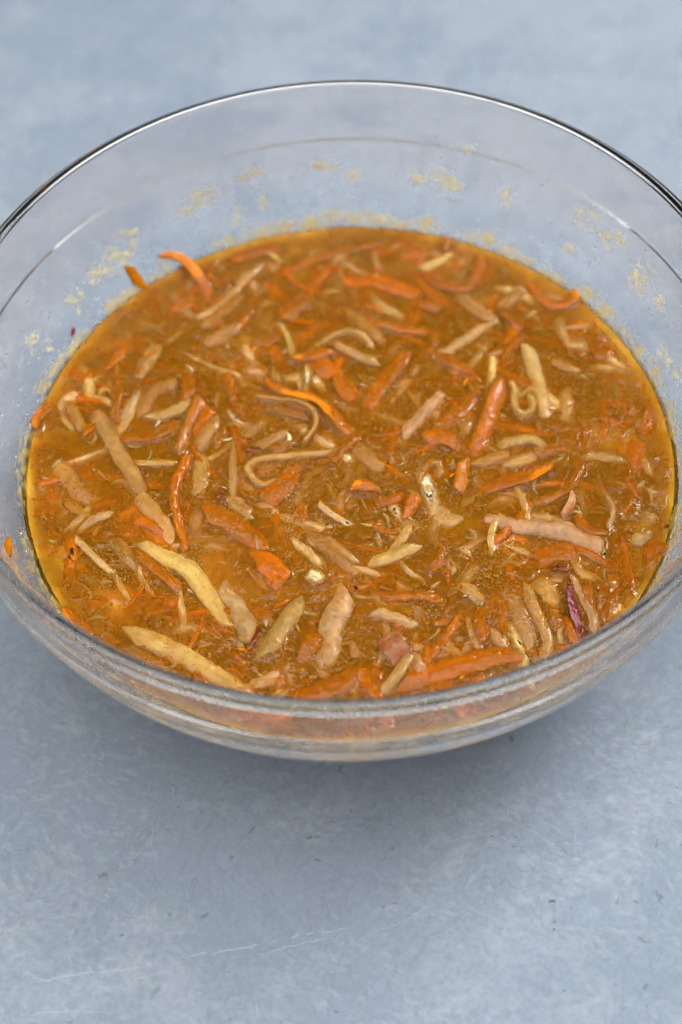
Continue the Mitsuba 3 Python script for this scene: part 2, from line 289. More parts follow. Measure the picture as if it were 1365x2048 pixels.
 ('C', 3, 0, [[60.58, 66.01, 0.4], [63.34, 61.77, 1.15], [66.75, 55.86, 0.4]], "thin carrot shred close to the glass at two o'clock"),
 ('C', 6, 15, [[73.3, 79.67, 0.2], [76.37, 72.75, 0.3], [80.31, 68.73, 0.4], [84.99, 68.33, 0.8], [88.45, 69.89, 2.5], [90.25, 71.74, 4.0]], 'upturned curved carrot shred whose tip pokes up at the right back glass'),
 ('C', 6, 0, [[76.84, 65.91, -0.8], [77.51, 56.84, -0.8]], "medium half sunk carrot shred close to the glass at two o'clock"),
 ('C', 9, 0, [[92.77, 53.87, -0.5], [95.39, 45.97, 0.25], [97.45, 38.57, -0.5]], "broad half sunk carrot shred close to the glass at two o'clock"),
 ('C', 6, 0, [[86.02, 47.65, -1.0], [91.5, 40.85, -1.0]], "short half sunk carrot shred close to the glass at two o'clock"),
 ('A', 5.6, 0, [[68.37, 47.02, 1.4], [69.4, 39.19, 1.2], [70.29, 30.29, 1.0], [70.73, 21.17, 1.0], [71.28, 12.85, 0.5]], 'long apple shred pointing away from the camera beside the curled ring, upper right'),
 ('A', 4, 0, [[76.37, 41.89, -0.9], [81.32, 37.23, -0.15], [86.98, 34.62, -0.9]], "medium half sunk apple shred close to the glass at two o'clock"),
 ('AY', 9, 0, [[108.45, 27.93, -0.5], [109.43, 25.8, -0.5]], 'soft yellow apple lump against the glass on the right'),
 ('A', 6, 0, [[71.89, 65.87, -1.0], [76.38, 58.37, -1.0]], "short half sunk apple shred close to the glass at two o'clock"),
 ('A', 4.5, 80, [[60.55, 30.42, 1.5], [61.7, 25.77, 1.8], [60.63, 20.6, 1.8], [61.29, 16.4, 1.7], [63.55, 13.78, 1.6], [66.23, 15.26, 1.6], [67.52, 18.87, 1.7], [66.85, 22.47, 1.4]], 'tightly curled apple ring, right of centre'),
 ('A', 7, 0, [[80.02, 26.13, -0.7], [79.9, 16.71, 0.05], [81.67, 8.6, -0.7]], "broad half sunk apple shred close to the glass at three o'clock"),
 ('C', 3, 0, [[72.64, 9.87, -0.5], [77.94, 6.11, -0.5]], "short thin half sunk carrot shred halfway out at three o'clock"),
 ('C', 3, 0, [[93.02, 20.69, -0.8], [92.78, 10.22, -0.05], [90.93, 1.27, -0.8]], "thin half sunk carrot shred close to the glass at three o'clock"),
 ('C', 7, 0, [[101.73, 1.17, -0.3], [101.6, -6.2, 0.45], [99.41, -12.18, -0.3]], "broad half sunk carrot shred close to the glass at three o'clock"),
 ('A', 5, 0, [[103.34, 8.43, -0.3], [104.83, 8.81, -0.3]], "rightmost of 3: short half sunk apple shred close to the glass at three o'clock"),
 ('A', 6, 0, [[100.98, -18.13, -0.4], [102.51, -18.43, -0.4]], "middle of 3: short half sunk apple shred close to the glass at three o'clock"),
 ('A', 5, 0, [[91.28, -17.74, -0.5], [93.42, -17.42, -0.5]], "leftmost of 3: short half sunk apple shred close to the glass at three o'clock"),
 ('AY', 6, 0, [[102.78, 16.66, -0.6], [105.17, 13.23, -0.6]], "short half sunk yellow apple shred close to the glass at three o'clock"),
 ('C', 7.6, 25, [[44.68, -17.51, -0.3], [50.3, -16.46, 0.8], [57.43, -14.33, 1.8], [64.57, -12.12, 3.0], [70.97, -10.31, 4.2]], 'thick square cut carrot stick raised at its right end, right of centre'),
 ('C', 4, 0, [[60.41, -3.9, -0.4], [66.6, -3.49, 0.35], [76.13, -1.4, -0.4]], "medium half sunk carrot shred halfway out at three o'clock"),
 ('A', 5, 0, [[44.52, -7.14, -0.0], [50.49, -5.15, 0.75], [56.26, -2.63, 0.0]], "medium apple shred halfway out at three o'clock, left of two"),
 ('A', 5, 0, [[55.35, -6.33, 0.2], [61.9, -5.72, 0.95], [66.3, -3.13, 0.2]], "medium apple shred halfway out at three o'clock, right of two"),
 ('AG', 5, 20, [[53.31, 0.22, 0.6], [61.92, 3.12, 1.2], [67.48, 1.97, 1.4], [68.78, -2.55, 1.0]], 'yellow green apple curl behind the thick square cut carrot stick'),
 ('C', 3, 0, [[63.81, -24.34, -0.1], [70.54, -22.72, 0.42], [76.22, -18.65, 0.65], [80.12, -12.77, 0.42], [82.21, -7.82, -0.1]], 'thin arching carrot shred at the right, below the thick cut stick'),
 ('AP', 4, 35, [[76.41, -24.94, 5.0], [74.47, -29.27, 3.5], [72.3, -33.41, 1.2]], 'pink mottled skin sliver standing up out of the batter at the right'),
 ('C', 4.6, 35, [[77.54, -31.09, 1.4], [79.19, -35.26, 1.8], [82.26, -38.01, 1.6], [86.3, -37.93, 0.6]], 'small bright carrot crescent right of the standing pink sliver'),
 ('A', 2.6, 40, [[88.49, -22.59, -0.2], [90.33, -27.46, 0.43], [89.69, -32.11, 0.43], [86.86, -35.72, -0.2]], "thin half sunk apple shred close to the glass at four o'clock"),
 ('A', 7.6, 0, [[45.89, -30.42, 0.8], [52.17, -32.74, 1.2], [60.46, -35.09, 1.5], [68.76, -37.07, 1.6], [76.87, -40.35, 1.5], [83.79, -44.98, 0.8]], 'thickest apple stick, lying level at the right below the standing pink sliver'),
 ('A', 8, 0, [[102.61, -31.36, -0.4], [100.76, -36.75, -0.4]], "short broad half sunk apple shred close to the glass at four o'clock, right of two"),
 ('A', 6.5, 0, [[101.16, -38.51, -0.3], [98.04, -41.58, 0.45], [94.92, -43.79, -0.3]], "short broad half sunk apple shred close to the glass at four o'clock, left of two"),
 ('C', 8, 0, [[104.72, -44.39, 1.0], [100.92, -48.15, 0.5], [97.43, -51.43, 0.2]], "broad carrot shred close to the glass at four o'clock"),
 ('C', 8.5, 0, [[61.27, -47.47, -0.1], [67.69, -46.89, 0.65], [75.02, -45.54, -0.1]], 'broad carrot shred just under the thickest apple stick'),
 ('R', 3.4, 0, [[66.96, -52.71, 1.2], [69.32, -53.34, 1.95], [71.87, -53.58, 1.2]], 'small oval dark red skin chip below the broad carrot shred at the right'),
 ('R', 5.6, 30, [[72.19, -59.65, 2.2], [71.73, -66.58, 3.2], [72.39, -74.35, 3.2], [73.16, -80.68, 2.0]], 'largest glossy dark red apple skin strip at the lower right'),
 ('A', 3.6, 20, [[73.21, -57.32, 1.6], [74.73, -64.59, 2.0], [77.03, -72.04, 2.2], [76.85, -78.99, 1.4]], 'thin apple shred along the right side of the largest red skin strip'),
 ('C', 3, 0, [[76.78, -59.63, 1.2], [76.78, -66.62, 1.95], [77.12, -69.67, 1.2]], "thin carrot shred close to the glass at four o'clock"),
 ('C', 4, 0, [[68.57, -72.58, 1.0], [69.62, -78.07, 1.75], [71.05, -82.8, 1.0]], "medium carrot shred close to the glass at five o'clock"),
 ('C', 4, 0, [[75.78, -79.6, -0.0], [81.16, -77.67, 0.75], [87.59, -72.65, -0.0]], "medium half sunk carrot shred close to the glass at four o'clock"),
 ('AY', 8.5, 25, [[59.66, -58.34, 0.9], [64.05, -60.22, 1.6], [66.18, -66.17, 1.5], [65.96, -74.05, 0.8]], 'folded yellow translucent apple slice left of the largest red skin strip'),
 ('A', 4, 0, [[57.69, -58.57, 0.2], [59.89, -71.25, 0.83], [61.42, -80.89, 0.83], [59.7, -86.43, 0.2]], "long apple shred close to the glass at five o'clock"),
 ('C', 3, 0, [[64.68, -68.18, 0.8], [65.74, -75.95, 0.8]], "short thin carrot shred close to the glass at five o'clock"),
 ('A', 7.5, 0, [[49.59, -60.07, -0.5], [52.84, -68.51, 0.13], [55.3, -76.34, 0.13], [56.98, -82.31, -0.5]], 'long soft apple shred half sunk at the lower right'),
 ('C', 11, 0, [[89.73, -47.07, -0.5], [91.33, -54.67, -0.5]], "short broad half sunk carrot shred close to the glass at four o'clock"),
 ('A', 6, 0, [[61.42, -84.41, -0.2], [59.84, -86.94, -0.2]], "short half sunk apple shred close to the glass at five o'clock"),
 ('C', 5, 0, [[48.33, -85.86, -0.1], [51.13, -86.93, -0.1]], "short half sunk carrot shred close to the glass at five o'clock"),
 ('A', 5.6, 0, [[20.31, -40.91, 1.3], [13.86, -43.99, 0.9], [4.93, -46.72, 0.2]], 'short straight apple shred with a blunt upper end, below the centre'),
 ('C', 6, 0, [[30.69, -43.45, -0.3], [26.85, -47.34, -0.3]], "short half sunk carrot shred halfway out at five o'clock, left of two"),
 ('C', 6, 0, [[31.98, -51.07, -0.6], [29.78, -53.37, -0.6]], "short half sunk carrot shred halfway out at five o'clock, right of two"),
 ('C', 4, 0, [[9.28, -60.47, -0.3], [16.23, -61.05, 0.33], [22.86, -61.19, 0.33], [28.36, -63.44, -0.3]], "medium half sunk carrot shred halfway out at five o'clock"),
 ('C', 7, 0, [[14.47, -62.92, -1.2], [24.37, -63.83, -1.2]], "broad half sunk carrot shred halfway out at five o'clock"),
 ('A', 4.4, 0, [[6.16, -66.63, 1.0], [11.65, -68.8, 0.9], [19.14, -72.68, 0.0]], "medium apple shred halfway out at six o'clock"),
 ('C', 3, 0, [[25.1, -72.03, -0.6], [30.77, -70.97, -0.6]], "short thin half sunk carrot shred halfway out at five o'clock"),
 ('A', 5, 0, [[36.49, -57.06, 0.2], [39.12, -61.06, 0.95], [41.73, -63.87, 0.2]], "short apple shred halfway out at five o'clock"),
 ('C', 5.6, 15, [[40.17, -71.56, 1.1], [40.7, -76.27, 1.85], [41.3, -79.07, 1.1]], 'bright carrot nub nestled in an apple shell, lower right of centre'),
 ('A', 3, 30, [[37.07, -70.07, -0.1], [37.86, -77.67, 0.65], [39.87, -82.99, -0.1]], "thin half sunk apple shred close to the glass at five o'clock"),
 ('A', 4, 0, [[42.94, -74.42, -0.4], [45.66, -79.79, 0.35], [48.0, -82.85, -0.4]], "medium half sunk apple shred close to the glass at five o'clock"),
 ('AP', 10, 0, [[9.31, -75.73, 0.5], [11.78, -81.05, 1.25], [14.44, -85.42, 0.5]], 'rounded apple slice with a pink skin edge near the front rim'),
 ('A', 8.5, 0, [[17.04, -85.32, 0.1], [20.23, -88.15, 0.85], [23.8, -90.12, 0.1]], "short broad apple shred close to the glass at six o'clock"),
 ('A', 3.6, 0, [[16.49, -83.59, 0.7], [12.03, -90.85, 1.45], [6.76, -96.92, 0.7]], "thin apple shred close to the glass at six o'clock"),
 ('C', 8, 0, [[7.18, -88.62, -0.4], [3.85, -94.39, 0.35], [1.96, -97.15, -0.4]], "broad half sunk carrot shred close to the glass at six o'clock"),
 ('C', 7.5, 0, [[13.13, -94.16, 0.4], [22.44, -91.13, 0.7], [30.64, -88.65, 0.8], [38.84, -86.84, 0.8], [45.39, -85.68, 0.8], [51.0, -84.67, 0.5]], 'longest broad carrot strip, lying along the front right rim'),
 ('AY', 5, 0, [[31.15, -76.83, -1.1], [24.41, -81.98, -1.1]], "short half sunk yellow apple shred close to the glass at five o'clock"),
 ('A', 4, 20, [[-1.26, -78.43, 0.2], [-0.81, -83.35, 0.2]], "short half sunk apple shred halfway out at six o'clock"),
 ('A', 6, 0, [[7.2, -100.55, -0.6], [12.66, -99.56, -0.6]], "short half sunk apple shred close to the glass at six o'clock"),
 ('A', 7.2, 0, [[-71.61, -34.53, 1.0], [-64.02, -41.07, 1.2], [-56.26, -46.59, 1.2], [-51.09, -53.85, 1.1], [-46.84, -61.01, 0.8], [-42.34, -69.11, 0.3]], 'longest apple shred, slanting through the lower left of the batter'),
 ('A', 8.4, 0, [[-44.54, -51.33, -0.2], [-41.06, -59.01, 0.6], [-37.68, -67.34, 1.1], [-34.88, -76.93, 1.2]], 'wide apple shred ending in a red skin edge at the lower left'),
 ('R', 2, 0, [[-32.11, -71.1, 0.8], [-33.88, -76.44, 1.55], [-35.89, -79.85, 0.8]], 'thin red skin edge on the end of the wide apple shred'),
 ('AG', 7.2, 0, [[-17.63, -61.22, 0.9], [-22.51, -67.4, 1.5], [-26.85, -73.98, 1.6], [-30.34, -81.37, 1.3]], 'glossy apple shred slanting down beside the red skin edge'),
 ('A', 8.6, 0, [[-3.09, -58.42, 1.2], [-5.81, -65.42, 1.6], [-8.5, -72.05, 1.6], [-10.91, -80.94, 0.8], [-12.89, -86.61, -0.2]], 'thick glossy apple shred with strong highlights at the front middle'),
 ('C', 9.5, 0, [[-34.7, -43.25, 0.9], [-30.11, -45.88, 1.4], [-26.61, -50.38, 1.5], [-25.03, -54.55, 0.7]], 'rounded drop shaped carrot piece above the front left'),
 ('AP', 3.4, 0, [[-29.28, -56.07, -0.3], [-27.64, -59.53, -0.3]], "short thin half sunk pink apple skin scrap halfway out at seven o'clock"),
 ('C', 6, 0, [[-33.15, -63.64, -0.2], [-28.36, -66.23, -0.2]], "short half sunk carrot shred halfway out at seven o'clock"),
 ('C', 7, 0, [[-12.86, -74.53, 0.4], [-17.05, -80.27, 1.15], [-19.05, -81.41, 0.4]], "broad carrot shred halfway out at six o'clock"),
 ('N', 6.4, 0, [[-13.32, -52.69, 3.6]], 'pointed pale nut lump standing out of the batter in front of the centre'),
 ('A', 6, 0, [[-15.04, -32.82, -0.4], [-9.71, -39.18, 0.23], [-3.17, -46.72, 0.23], [1.15, -51.99, -0.4]], "long half sunk apple shred halfway out at six o'clock"),
 ('A', 3, 0, [[-8.77, -36.23, 0.1], [-3.02, -42.85, 0.85], [0.9, -46.23, 0.1]], "thin apple shred halfway out at six o'clock"),
 ('A', 7.6, 0, [[-75.6, -70.79, 0.8], [-67.91, -73.47, 1.1], [-59.58, -78.7, 1.2], [-51.35, -84.73, 1.2], [-43.24, -90.57, 1.0], [-34.8, -97.44, 0.5]], 'long apple shred running along the front left rim'),
 ('A', 6, 0, [[-75.44, -76.28, 0.1], [-69.27, -81.68, 0.73], [-62.63, -86.67, 0.73], [-57.47, -89.89, 0.1]], 'shorter apple shred between the front left rim and the long one'),
 ('C', 4.2, 20, [[-96.96, -60.54, 2.0], [-92.85, -65.5, 1.8], [-87.13, -71.33, 1.4]], 'bright carrot shred leaning on the glass at the lower left edge'),
 ('C', 3.6, 20, [[-85.22, -72.92, 0.4], [-77.43, -79.45, 1.15], [-71.35, -83.44, 0.4]], 'slim carrot shred hugging the rim at the front left'),
 ('C', 7, 0, [[-53.27, -89.53, 0.4], [-50.33, -92.25, 0.4]], "short broad carrot shred close to the glass at seven o'clock"),
 ('R', 3, 0, [[-44.21, -94.8, 0.5], [-40.54, -95.16, 0.5]], 'small red skin chip at the front rim'),
 ('A', 7, 0, [[-31.61, -91.37, 0.1], [-29.37, -91.85, 0.1]], "short broad half sunk apple shred close to the glass at seven o'clock"),
 ('AY', 8, 0, [[-28.77, -96.98, 0.1], [-23.82, -95.78, 0.1]], "short broad half sunk yellow apple shred close to the glass at seven o'clock"),
 ('C', 8.6, 0, [[-21.31, -98.62, 0.1], [-12.94, -95.59, 0.73], [-4.84, -91.98, 0.73], [-0.41, -89.26, 0.1]], 'broad carrot strip at the front middle rim'),
 ('C', 3.6, 0, [[-73.48, -38.24, -0.1], [-67.34, -45.56, 0.53], [-62.11, -50.89, 0.53], [-58.41, -54.08, -0.1]], 'slim carrot shred close beneath the longest apple shred'),
 ('A', 5, 0, [[-52.32, -42.39, -0.8], [-42.45, -45.16, -0.8]], "medium half sunk apple shred halfway out at eight o'clock"),
 ('AT', 6, 0, [[-82.65, -32.68, -0.2], [-78.18, -37.81, 0.55], [-75.62, -44.01, -0.2]], "medium half sunk apple shred with a red tip close to the glass at eight o'clock"),
 ('C', 9, 0, [[-110.73, -13.86, -0.8], [-106.15, -23.17, -0.8]], "broad half sunk carrot shred close to the glass at nine o'clock"),
 ('C', 9, 0, [[-102.41, -36.21, -0.8], [-94.66, -44.64, -0.8]], "broad half sunk carrot shred close to the glass at eight o'clock, left of two"),
 ('C', 7, 0, [[-76.97, -59.4, -0.5], [-66.51, -63.09, -0.5]], "broad half sunk carrot shred close to the glass at eight o'clock, right of two"),
 ('C', 8, 0, [[-62.03, -69.41, -0.7], [-56.27, -76.21, -0.7]], "short broad half sunk carrot shred close to the glass at seven o'clock"),
 ('C', 5.6, 10, [[-113.77, 18.37, 2.4], [-112.23, 23.13, 2.4], [-108.56, 27.85, 1.6]], 'wet carrot clump pressed on the glass at the left edge'),
 ('AT', 4.2, 0, [[-102.46, 31.15, 0.1], [-98.84, 22.71, 0.85], [-95.48, 16.58, 0.1]], 'short apple shred with an orange carrot chip at its lower end, left side'),
 ('C', 4, 0, [[-95.16, 15.31, 0.5], [-91.84, 17.21, 0.5]], 'orange carrot chip at the lower end of a short apple shred'),
 ('AT', 6.6, 0, [[-91.73, 24.87, 0.6], [-86.57, 14.88, 1.0], [-82.15, 6.05, 1.1], [-78.37, -2.13, 1.2], [-74.7, -13.75, 1.1]], 'long tapering apple shred with a reddish upper tip on the left side'),
 ('A', 6.6, 0, [[-73.82, -14.52, 0.9], [-68.12, -22.75, 0.8], [-64.51, -28.47, 0.5], [-62.51, -34.81, -0.2]], "long broad apple shred halfway out at eight o'clock"),
 ('A', 2.6, 0, [[-75.62, 0.58, 0.1], [-68.9, -0.6, 0.85], [-61.88, -0.85, 0.1]], 'thin short apple shred lying level, left of the centre'),
 ('AS', 8, 0, [[-104.27, 2.56, -0.1], [-99.75, -4.45, 0.53], [-93.94, -12.49, 0.53], [-88.99, -14.91, -0.1]], 'broad apple slice with a red lower edge on the left side'),
 ('AY', 4, 0, [[-99.43, -14.4, -0.6], [-94.41, -19.77, 0.15], [-89.64, -22.92, -0.6]], "medium half sunk yellow apple shred close to the glass at nine o'clock"),
 ('C', 6.6, 20, [[-82.87, 12.14, 0.7], [-74.73, 12.13, 1.0], [-67.58, 13.73, 1.1], [-62.68, 17.88, 0.8]], 'wide carrot shred lying level, left of the centre'),
 ('C', 4, 20, [[-83.12, 38.33, 0.3], [-83.65, 28.79, 1.05], [-84.02, 19.5, 0.3]], "medium carrot shred close to the glass at ten o'clock"),
 ('A', 4, 30, [[-91.66, 33.44, -0.5], [-88.77, 36.51, 0.25], [-85.59, 33.58, -0.5]], "short half sunk apple shred close to the glass at ten o'clock"),
 ('A', 5.4, 0, [[-62.57, 37.71, 0.2], [-68.3, 34.34, 0.83], [-72.69, 28.58, 0.83], [-74.89, 22.36, 0.2]], 'curved pale apple shred left of the upper carrot scraps'),
 ('A', 5, 0, [[-71.66, 19.96, 0.6], [-65.12, 22.12, 1.23], [-60.64, 24.46, 1.23], [-56.04, 27.83, 0.6]], 'knobbly apple shred above the wide level carrot shred'),
 ('CP', 5.6, 30, [[-53.1, 27.33, 2.4], [-55.69, 19.14, 2.2], [-58.23, 10.33, 1.8], [-59.88, 2.23, 1.2]], 'pale orange strip standing on edge left of the centre'),
 ('C', 5.6, 20, [[-49.36, 23.86, 0.9], [-52.09, 17.05, 1.65], [-54.92, 10.4, 0.9]], "medium carrot shred halfway out at ten o'clock, right of two"),
 ('A', 6, 0, [[-46.81, 19.42, 0.4], [-50.44, 12.72, 1.15], [-54.17, 6.18, 0.4]], 'ridged apple shred right of the pale orange strip'),
 ('C', 4, 0, [[-43.87, 12.88, 0.2], [-47.59, 8.26, 0.2]], "short half sunk carrot shred halfway out at nine o'clock"),
 ('C', 4.0, 30, [[-56.55, 3.34, 1.0], [-59.67, -5.11, 1.4], [-61.24, -11.73, 1.5], [-60.85, -20.29, 1.3], [-59.11, -28.7, 1.0], [-56.87, -38.29, 0.5]], 'long thin carrot shred bowing downward left of the centre'),
 ('A', 6, 0, [[-52.17, 2.44, 0.1], [-52.65, -6.19, 0.85], [-53.27, -14.61, 0.1]], 'straight pale apple strip right of the bowing carrot shred'),
 ('C', 5, 0, [[-58.95, 41.73, 0.4], [-57.96, 34.44, 1.15], [-59.0, 28.64, 0.4]], "medium carrot shred halfway out at ten o'clock, left of two"),
 ('AT', 3, 30, [[-39.56, 11.26, -0.1], [-40.89, 1.24, 0.53], [-41.2, -7.69, 0.53], [-40.85, -15.58, -0.1]], 'very thin apple shred with a red upper end, left of the bubble'),
 ('A', 5.6, 0, [[-32.35, 16.51, -0.2], [-37.22, 10.29, -0.2]], "short half sunk apple shred near the centre at ten o'clock"),
 ('A', 4, 0, [[-22.27, 10.97, 0.2], [-29.8, 5.97, 0.95], [-34.69, 3.65, 0.2]], "medium apple shred near the centre at nine o'clock"),
 ('R', 3, 0, [[-36.64, 4.36, 0.3], [-33.73, 3.15, 1.05], [-31.11, 2.92, 0.3]], 'dark red skin scrap just behind the apple loop with the bubble'),
 ('CP', 4.4, 0, [[-28.08, 3.96, 0.2], [-21.29, 4.49, 0.2]], "short half sunk pale carrot shred near the centre at nine o'clock"),
 ('AS', 6.2, 75, [[-34.58, 29.67, 1.2], [-27.79, 27.51, 1.6], [-20.5, 25.88, 1.9], [-14.34, 23.78, 2.0], [-11.35, 20.06, 2.0], [-11.13, 14.52, 1.9], [-13.28, 8.49, 1.5], [-16.09, 4.95, 0.4]], 'hooked apple shred with red skin inside its bend, at the centre'),
 ('AP', 6, 20, [[-28.81, 25.89, 0.2], [-21.53, 21.05, 0.95], [-15.25, 19.43, 0.2]], 'pink skin flap inside the bend of the hooked apple shred'),
 ('A', 3.2, 70, [[-4.58, 1.41, 0.9], [-13.83, 0.95, 1.0], [-24.5, 0.34, 1.1], [-32.49, -0.87, 1.2], [-35.68, -4.36, 1.3], [-34.27, -8.66, 1.3], [-31.48, -11.6, 1.2], [-26.57, -10.4, 1.0]], 'apple shred looping around the large clear bubble'),
 ('C', 8.6, 0, [[-17.21, -6.17, 0.3], [-22.02, -11.26, 0.93], [-26.98, -16.46, 0.93], [-29.31, -19.55, 0.3]], 'wide carrot piece just below the apple loop with the bubble'),
 ('C', 7.6, 0, [[-50.99, -22.25, 0.6], [-44.67, -26.3, 1.0], [-36.9, -33.05, 1.0], [-29.6, -37.96, 0.6]], 'wide carrot shred slanting down, lower left of centre'),
 ('A', 7.6, 0, [[-43.14, -15.74, -0.3], [-38.7, -20.87, 0.45], [-35.8, -26.48, -0.3]], "broad half sunk apple shred halfway out at eight o'clock"),
 ('R', 2.6, 0, [[-46.47, -13.16, -0.0], [-45.14, -16.85, 0.75], [-43.61, -19.63, -0.0]], 'dark red skin sliver above the wide slanting carrot shred'),
 ('C', 4.6, 0, [[4.61, 8.53, 0.2], [-1.31, 3.23, 0.95], [-6.35, -3.35, 0.2]], 'carrot shred overlapping the right end of the looped apple shred'),
 ('C', 5, 0, [[-17.7, -21.25, -0.0], [-18.52, -27.42, -0.0]], "short half sunk carrot shred near the centre at seven o'clock"),
 ('A', 3, 0, [[-2.74, -15.33, -0.9], [-4.42, -23.47, -0.9]], "short thin half sunk apple shred near the centre at six o'clock"),
 ('A', 5.4, 10, [[34.73, 25.67, 1.5], [29.14, 18.57, 1.3], [23.5, 12.29, 0.8], [19.81, 7.68, 0.2]], 'pale apple shred with chipped right edge slanting down, right of centre'),
 ('C', 6, 0, [[46.4, 24.99, 0.1], [39.92, 17.25, 0.73], [34.08, 11.75, 0.73], [30.89, 9.67, 0.1]], 'carrot shred parallel to the chipped apple shred'),
 ('C', 7.2, 0, [[27.84, 4.75, 1.0], [33.56, 5.19, 1.75], [38.53, 2.32, 1.0]], 'short chunky carrot nub below the parallel carrot shred'),
 ('C', 6.6, 20, [[57.91, 28.35, 2.4], [53.81, 19.77, 2.4], [50.22, 9.88, 1.9], [43.87, -1.97, 0.9]], 'long upright carrot stick left of the curled apple ring'),
 ('CP', 5, 15, [[41.06, -5.58, 1.4], [39.43, -12.28, 2.15], [37.7, -18.83, 1.4]], 'pale shiny carrot chip below the long upright carrot stick'),
 ('A', 6.8, 0, [[2.28, 4.16, 0.1], [6.49, -1.65, 0.85], [11.92, -6.3, 0.1]], 'short tapered apple shred just right of the centre'),
 ('C', 5.6, 0, [[0.83, -15.23, 2.2], [3.61, -15.38, 2.2], [6.99, -17.43, 1.2]], 'bright orange chip standing alone just below the centre'),
 ('A', 3, 50, [[25.53, -14.12, -0.2], [26.32, -7.35, 0.43], [29.82, -5.32, 0.43], [31.91, -10.73, -0.2]], 'small arched apple shred right of the bright orange chip'),
 ('C', 4.6, 20, [[22.46, -20.48, 2.4], [19.72, -28.44, 1.2]], 'small pointed carrot chip right of the bright orange chip, lower down'),
 ('A', 9, 0, [[27.67, -23.51, -0.3], [31.92, -28.99, 0.45], [37.27, -31.28, -0.3]], 'wide soft apple piece right of the small pointed carrot chip'),
 ('A', 6, 0, [[12.28, -35.68, -0.8], [18.3, -32.43, -0.8]], "short half sunk apple shred near the centre at five o'clock"),
 ('A', 8.6, 0, [[54.94, -43.51, -0.3], [58.02, -43.26, -0.3]], "short broad half sunk apple shred halfway out at four o'clock"),
 ('A', 5, 0, [[37.38, -44.49, -0.2], [39.56, -44.81, -0.2]], "short half sunk apple shred halfway out at five o'clock"),
 ('CP', 4, 30, [[46.39, 31.47, 0.4], [47.47, 27.39, 1.15], [49.09, 24.58, 0.4]], "short pale carrot shred halfway out at two o'clock"),
 ('A', 6, 0, [[39.98, 10.87, -0.3], [44.68, 11.06, -0.3]], "short half sunk apple shred halfway out at three o'clock"),
 ('A', 5, 0, [[37.51, 9.09, -0.5], [35.37, 4.61, -0.5]], "short half sunk apple shred near the centre at three o'clock"),
 ('A', 5, 0, [[48.9, -22.87, -0.4], [58.72, -20.16, -0.4]], "medium half sunk apple shred halfway out at four o'clock"),
 ('C', 5, 0, [[50.09, -37.64, -0.6], [60.06, -40.26, -0.6]], "medium half sunk carrot shred halfway out at four o'clock"),
 ('A', 6, 0, [[48.99, -48.99, -0.5], [56.43, -50.4, -0.5]], "short half sunk apple shred halfway out at four o'clock"),
]
WALL = [
 ('C', 4.6, [[-81.2, 89.77, 65.79], [-79.23, 88.33, 61.46], [-76.66, 86.08, 56.77]], 'short orange carrot shred stuck on the glass left of the bent carrot strip'),
 ('C', 3.4, [[-115.75, -40.45, 69.45], [-114.82, -43.75, 70.12], [-113.85, -45.98, 69.81]], 'tiny orange carrot scrap on the glass at the far left edge'),
 ('R', 2.6, [[107.89, -37.77, 55.42], [106.0, -39.41, 53.78]], 'tiny red skin chip stuck on the glass at the right'),
 ('R', 1.2, [[-101.15, 61.63, 61.22], [-101.73, 59.22, 60.04]], 'tiny red speck of skin on the glass at the upper left'),
]
